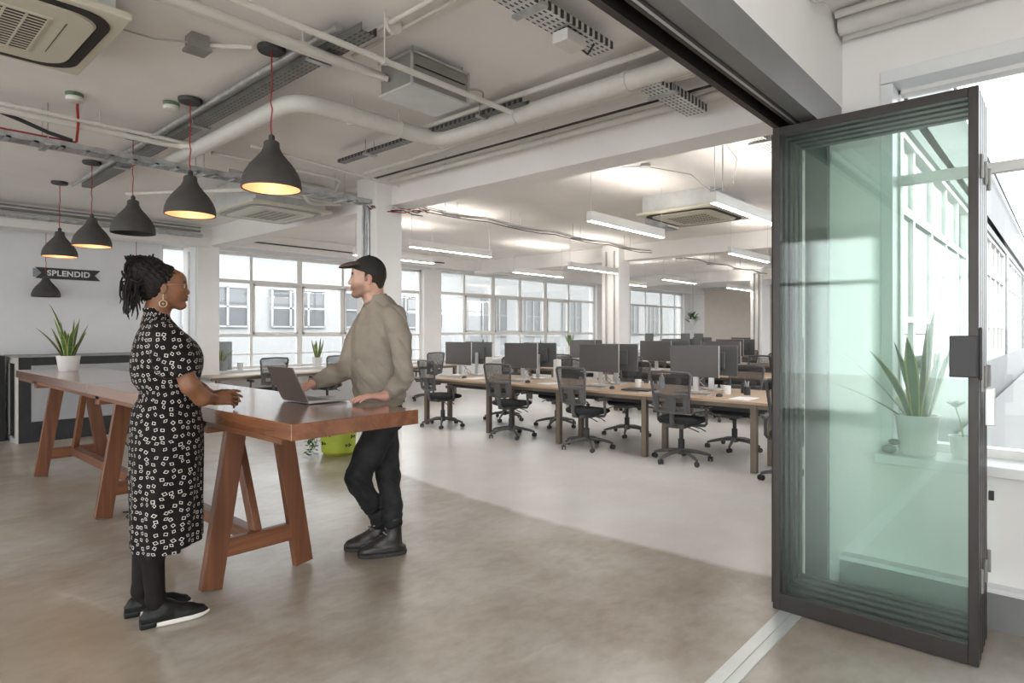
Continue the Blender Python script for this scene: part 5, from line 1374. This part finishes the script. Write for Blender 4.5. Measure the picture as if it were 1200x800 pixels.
# near (left) arm and hand resting on the table edge
NS, NE, NW = (.085, -.155, 1.48), (.140, -.32, 1.135), (.022, -.478, 1.038)
S.chain([NS, NE], [.05, .042], .03).chain([NE, NW], [.042, .028], .02)
hand(S, NW, (-.93, -.30, .10), (.08, .0, 1), 1.0, (.14, .16, .18, .20), .10, 1, (.55, .15))
FS, FE, FW = (-.095, .165, 1.47), (-.205, .075, 1.155), (-.395, -.120, 1.088)
S.chain([FS, FE], [.05, .042], .03).chain([FE, FW], [.042, .028], .02)
hand(S, FW, (-.82, -.48, -.22), (-.1, -.05, 1), 0.98, (.10, .12, .14, .16), .10, -1, (.5, .2))
S.chain([(.030, -.075, .90), (-.060, -.095, .66), (-.120, -.075, .48), (-.060, -.02, .33), (-.004, .05, .13)], [.07, .05, .035, .03, .028], .02)
S.chain([(.015, .080, .90), (.035, .055, .66), (.052, .03, .48), (.082, -.045, .13)], [.07, .05, .038, .03], .02)
def mtint(V):
    base = np.tile(np.array([.56, .34, .255], np.float32), (len(V), 1))
    lx = -(V[:, 0] - mc[0]) / 1.03; lz = (V[:, 2] - mc[2]) / 1.03; ly = np.abs(V[:, 1])
    bw = np.clip((-.035 - lz) / .03, 0, 1) * np.clip((lx + .005) / .03, 0, 1) * np.clip((lz + .16) / .02, 0, 1); base = base * (1 - bw[:, None] * .52 * np.array([.9, 1, 1.05]))
    lip = (lx > .088) & (lz < -.054) & (lz > -.082) & (ly < .022); base[lip] = (.42, .17, .14)
    br = (lx > .06) & (np.abs(lz - .018) < .006) & (ly > .010) & (ly < .050); base[br] = (.05, .035, .025)
    ear = (lx < .02) & (lx > -.04) & (ly > .072) & (lz > -.07) & (lz < .03); base[ear] = (.60, .30, .23)
    sb = (lx < .016) & (lx > .0) & (lz > -.030) & (lz < .03) & (ly > .055); base[sb] = (.20, .125, .09)
    hnd = (V[:, 2] < 1.10) & (V[:, 2] > .95); base[hnd] = (.60, .33, .26)
    return base
S.mesh('body', 'skin', MA, tint=mtint)
for y in (-1, 1):
    c = PM(.0805, y * .031, -.006); e = B().lathe([(.0105 * math.sin(PI * q / 10) + 1e-4, -.0105 * math.cos(PI * q / 10)) for q in range(11)], 16, c=c).build('eye', 'eyewhite', MA, smooth=True)
    B().lathe([(.0055 * math.sin(PI * q / 8) + 1e-4, -.0055 * math.cos(PI * q / 8)) for q in range(9)], 12, c=(c[0] - .0075, c[1], c[2])).build('iris', 'iris', e, smooth=True)
# sweatshirt
R36 = math.radians(36)
W = Vol((-.46, -.50, .90), (.26, .32, 1.67), .0052)
def tfold(a, z): return .004 * np.sin(z * 26 + a * 2.5) * np.clip(1.3 - z, 0, .3) * 3 + .004 * np.sin(a * 6 + z * 9)
W.column([(.960, .001, 0, .134, .168), (.985, .0, 0, .146, .180), (1.03, -.004, 0, .150, .186), (1.12, -.008, 0, .152, .190), (1.25, -.012, 0, .152, .196), (1.36, -.010, 0, .148, .205), (1.44, -.004, 0, .138, .205), (1.50, .008, 0, .125, .185), (1.55, .008, 0, .108, .145), (1.595, .0, 0, .086, .100), (1.635, -.016, 0, .070, .074)], .025, rot=R36, fold=tfold)
W.chain([(.082, -.140, 1.495), (.118, -.225, 1.37), (.142, -.315, 1.135)], [.080, .068, .055], .016).chain([(.142, -.315, 1.135), (.105, -.375, 1.092), (.048, -.448, 1.054)], [.057, .053, .041], .02)
W.chain([(-.085, .150, 1.47), (-.155, .12, 1.34), (-.210, .075, 1.16)], [.075, .068, .058], .016).chain([(-.210, .075, 1.16), (-.29, -.01, 1.130), (-.375, -.098, 1.096)], [.062, .060, .044], .025)
W.warp(lambda x, y, z: .006 * (1 - np.abs(np.sin(17 * x - 9 * y + 30 * z + 1.5 * np.sin(9 * x)))) ** 3 * np.clip(1 - np.abs(z - 1.14) / .16, 0, 1) + .006 * (1 - np.abs(np.sin(20 * x + 16 * y + 11 * z))) ** 4 * np.clip((z - 1.1) / .2, 0, 1))
W.warp(lambda x, y, z: .0028 * np.sin(34 * x - 20 * y + 70 * z + 3 * np.sin(14 * x + 9 * z)) * (np.abs(z - 1.12) < .16) + .0022 * np.sin(26 * y - 22 * z + 44 * x + 2 * np.sin(11 * z)))
W.cone((-.045, 0, 1.585), (-.045, 0, 1.74), .060, .072, .006, sub=True); W.cone((-.115, -.1, 1.640), (-.115, .1, 1.640), .056, .056, .01, sub=True)
W.cone((.048, -.448, 1.050), (-.0, -.505, 1.02), .034, .036, .004, sub=True); W.cone((-.375, -.098, 1.096), (-.45, -.17, 1.06), .034, .036, .004, sub=True)
wo = W.mesh('sweatshirt', 'sweater', MA)
def ringtube(pts, r, nm, m_='rib'): return B().tube(pts, r, 20).build(nm, m_, wo, smooth=True)
def cuff(a, b, r): return ringtube([a, tuple((np.array(a) + np.array(b)) / 2), b], [r, r * .93, r * .95], 'cuff')
cuff((.062, -.432, 1.058), (.030, -.468, 1.042), .041); cuff((-.362, -.085, 1.102), (-.398, -.122, 1.088), .041)
cb = B()
cb.tube([(-.030 + .066 * math.cos(t_), .064 * math.sin(t_), 1.602 + .034 * math.cos(t_)) for t_ in [2 * PI * q / 30 for q in range(30)]], .0105, 8, closed=True); cb.build('neckband', 'rib', wo, smooth=True)
hb = Vol((-.20, -.22, .92), (.20, .22, 1.0), .005)
hb.column([(.938, .001, 0, .128, .160), (.965, .0, 0, .134, .167), (.985, .0, 0, .136, .170)], .004, rot=R36); hb.mesh('hem_band', 'rib', wo)
# jeans
J = Vol((-.28, -.24, .14), (.24, .26, .98), .005)
J.column([(.80, .01, 0, .11, .155), (.88, .008, 0, .125, .165), (.95, .002, 0, .122, .158)], .03, rot=R36)
J.chain([(.030, -.075, .84), (-.060, -.095, .66), (-.132, -.085, .505), (-.120, -.07, .455)], [.098, .090, .076, .070], .03).chain([(-.120, -.07, .455), (-.060, -.02, .33), (-.012, .03, .225), (-.004, .05, .165)], [.072, .064, .052, .050], .02)
J.chain([(.015, .080, .84), (.035, .055, .66), (.052, .03, .48), (.075, -.02, .30), (.082, -.045, .205)], [.095, .086, .074, .064, .060], .025)
J.warp(lambda x, y, z: .006 * (1 - np.abs(np.sin(26 * z + 14 * x + 10 * y))) ** 4 * np.clip(1 - np.abs(z - .47) / .16, 0, 1) + .006 * (1 - np.abs(np.sin(34 * z - 18 * x))) ** 4 * (z < .32))
J.warp(lambda x, y, z: .0022 * np.sin(88 * z + 60 * x + 3 * np.sin(30 * y + 20 * x)) * (np.abs(z - .46) < .10) + .0024 * np.sin(105 * z - 50 * x + 2 * np.sin(40 * y)) * (z < .30) + .0018 * np.sin(40 * x + 22 * z + 25 * y))
J.mesh('jeans', 'jeans', MA)
def boot(x, y, az, parent):
    """ankle boot, toe towards -x"""
    V_ = Vol((-.22, -.07, .0), (.12, .07, .26), .0045)
    V_.column([(.010, -.040, 0, .148, .046), (.04, -.040, 0, .150, .049), (.055, -.030, 0, .135, .044)], .012, pw=2.5)
    V_.cone((.035, 0, .06), (.03, 0, .22), .050, .047, .03).cone((.0, 0, .10), (-.09, 0, .06), .046, .036, .035).cone((-.09, 0, .055), (-.145, 0, .045), .038, .030, .02)
    V_.cone((.028, 0, .21), (.028, 0, .30), .040, .044, .006, sub=True)
    V_.cut((-.3, -.1, -.05), (.2, .1, .024), lambda X, Y, Z: Z - .024 + 0 * X + 0 * Y)
    t_ = V_.mesh('boot', 'boot', parent); t_.location = (x, y, 0); t_.rotation_euler = (0, 0, az)
    V2 = Vol((-.22, -.08, -.01), (.13, .08, .06), .0045)
    V2.column([(.002, -.038, 0, .150, .049), (.028, -.038, 0, .154, .053)], .005, pw=2.5)
    V2.cone((-.03, -.08, -.006), (-.03, .08, -.006), .012, .012, .004, sub=True); V2.mesh('sole', 'bootsole', t_)
    lc = B()
    for q in range(5): zz = .10 + q * .022; xx = -.060 + q * .014; lc.tube([(xx + .018, -.034, zz - .008), (xx - .006, 0, zz + .006), (xx + .018, .034, zz - .008)], .003, 6)
    lc.build('laces', 'lace', t_)
boot(.055, -.055, .10, MA); boot(-.035, .065, -.05, MA)
# cap and the hair below it
K = Vol((-.20, -.12, 1.66), (.06, .12, 1.91), .0045)
K.ell((-.066, 0, 1.778), (.108, .090, .106), .01)
K.cut((-.3, -.2, 1.4), (.1, .2, 1.80), lambda X, Y, Z: (Z - 1.762) + (X + .07) * .34 + 0 * Y)
K.ell((-.066, 0, 1.770), (.100, .082, .098), .004, sub=True)
ko = K.mesh('cap', 'cap', MA)
Bm = Vol((-.28, -.12, 1.74), (-.08, .12, 1.88), .004)
Bm.ell((-.165, 0, 1.812), (.090, .084, .032), .01, rot=(0, -.16, 0))
Bm.ell((-.165, 0, 1.790), (.105, .092, .038), .006, rot=(0, -.16, 0), sub=True)
Bm.ell((-.072, 0, 1.795), (.088, .078, .08), .004, sub=True)
Bm.mesh('cap_brim', 'capbrim', ko)
B().lathe([(.001, .006), (.008, .003), (.010, 0)], 12, c=(-.066, 0, 1.884)).build('button', 'cap', ko, smooth=True)
B().box(-.150, -.146, -.055, -.035, 1.842, 1.856).build('badge', 'gold', ko)
Hm = Vol((-.20, -.12, 1.62), (.07, .12, 1.86), .0045)
Hm.ell((-.058, 0, 1.765), (.101, .0835, .098), .01); Hm.ell((-.012, 0, 1.70), (.036, .058, .058), .02)
Hm.cone((-.20, 0, 1.72), (-.16, 0, 1.80), .08, .075, .008, sub=True)
for y in (-1, 1):
    Hm.cone((-.155, y * .075, 1.70), (-.130, y * .075, 1.80), .056, .045, .006, sub=True); Hm.ell((-.068, y * .09, 1.722), (.024, .03, .040), .006, sub=True)
    Hm.cone((-.11, y * .08, 1.64), (-.06, y * .08, 1.655), .035, .03, .006, sub=True)
Hm.mesh('hair', 'hairm', MA)
# ------------------------------------------------------------------ camera, sky, render look
cam = bpy.data.cameras.new('camera'); co = bpy.data.objects.new('camera', cam); C.objects.link(co)
cam.sensor_width = 36; cam.lens = 725 / 1200 * 36; cam.shift_y = -11 / 1200; cam.clip_start = .05; cam.clip_end = 400
co.location = (0, 0, 1.4); co.rotation_euler = (PI / 2, 0, math.radians(41.94 - 90))
sc.camera = co
w = bpy.data.worlds.new('overcast_sky'); sc.world = w; w.use_nodes = True; nt = w.node_tree; nt.nodes.clear()
bg = nt.nodes.new('ShaderNodeBackground'); ow = nt.nodes.new('ShaderNodeOutputWorld')
bg.inputs[0].default_value = (.96, .985, 1.0, 1); bg.inputs[1].default_value = SKY; nt.links.new(bg.outputs[0], ow.inputs[0])
sc.view_settings.exposure = EXPO
sc.cycles.max_bounces = 10; sc.cycles.diffuse_bounces = 5; sc.cycles.glossy_bounces = 4; sc.cycles.transparent_max_bounces = 32; sc.cycles.transmission_bounces = 6
sc.cycles.use_denoising = True
sc.cycles.sample_clamp_indirect = 6
sc.cycles.caustics_reflective = False; sc.cycles.caustics_refractive = False
bpy.context.view_layer.update()
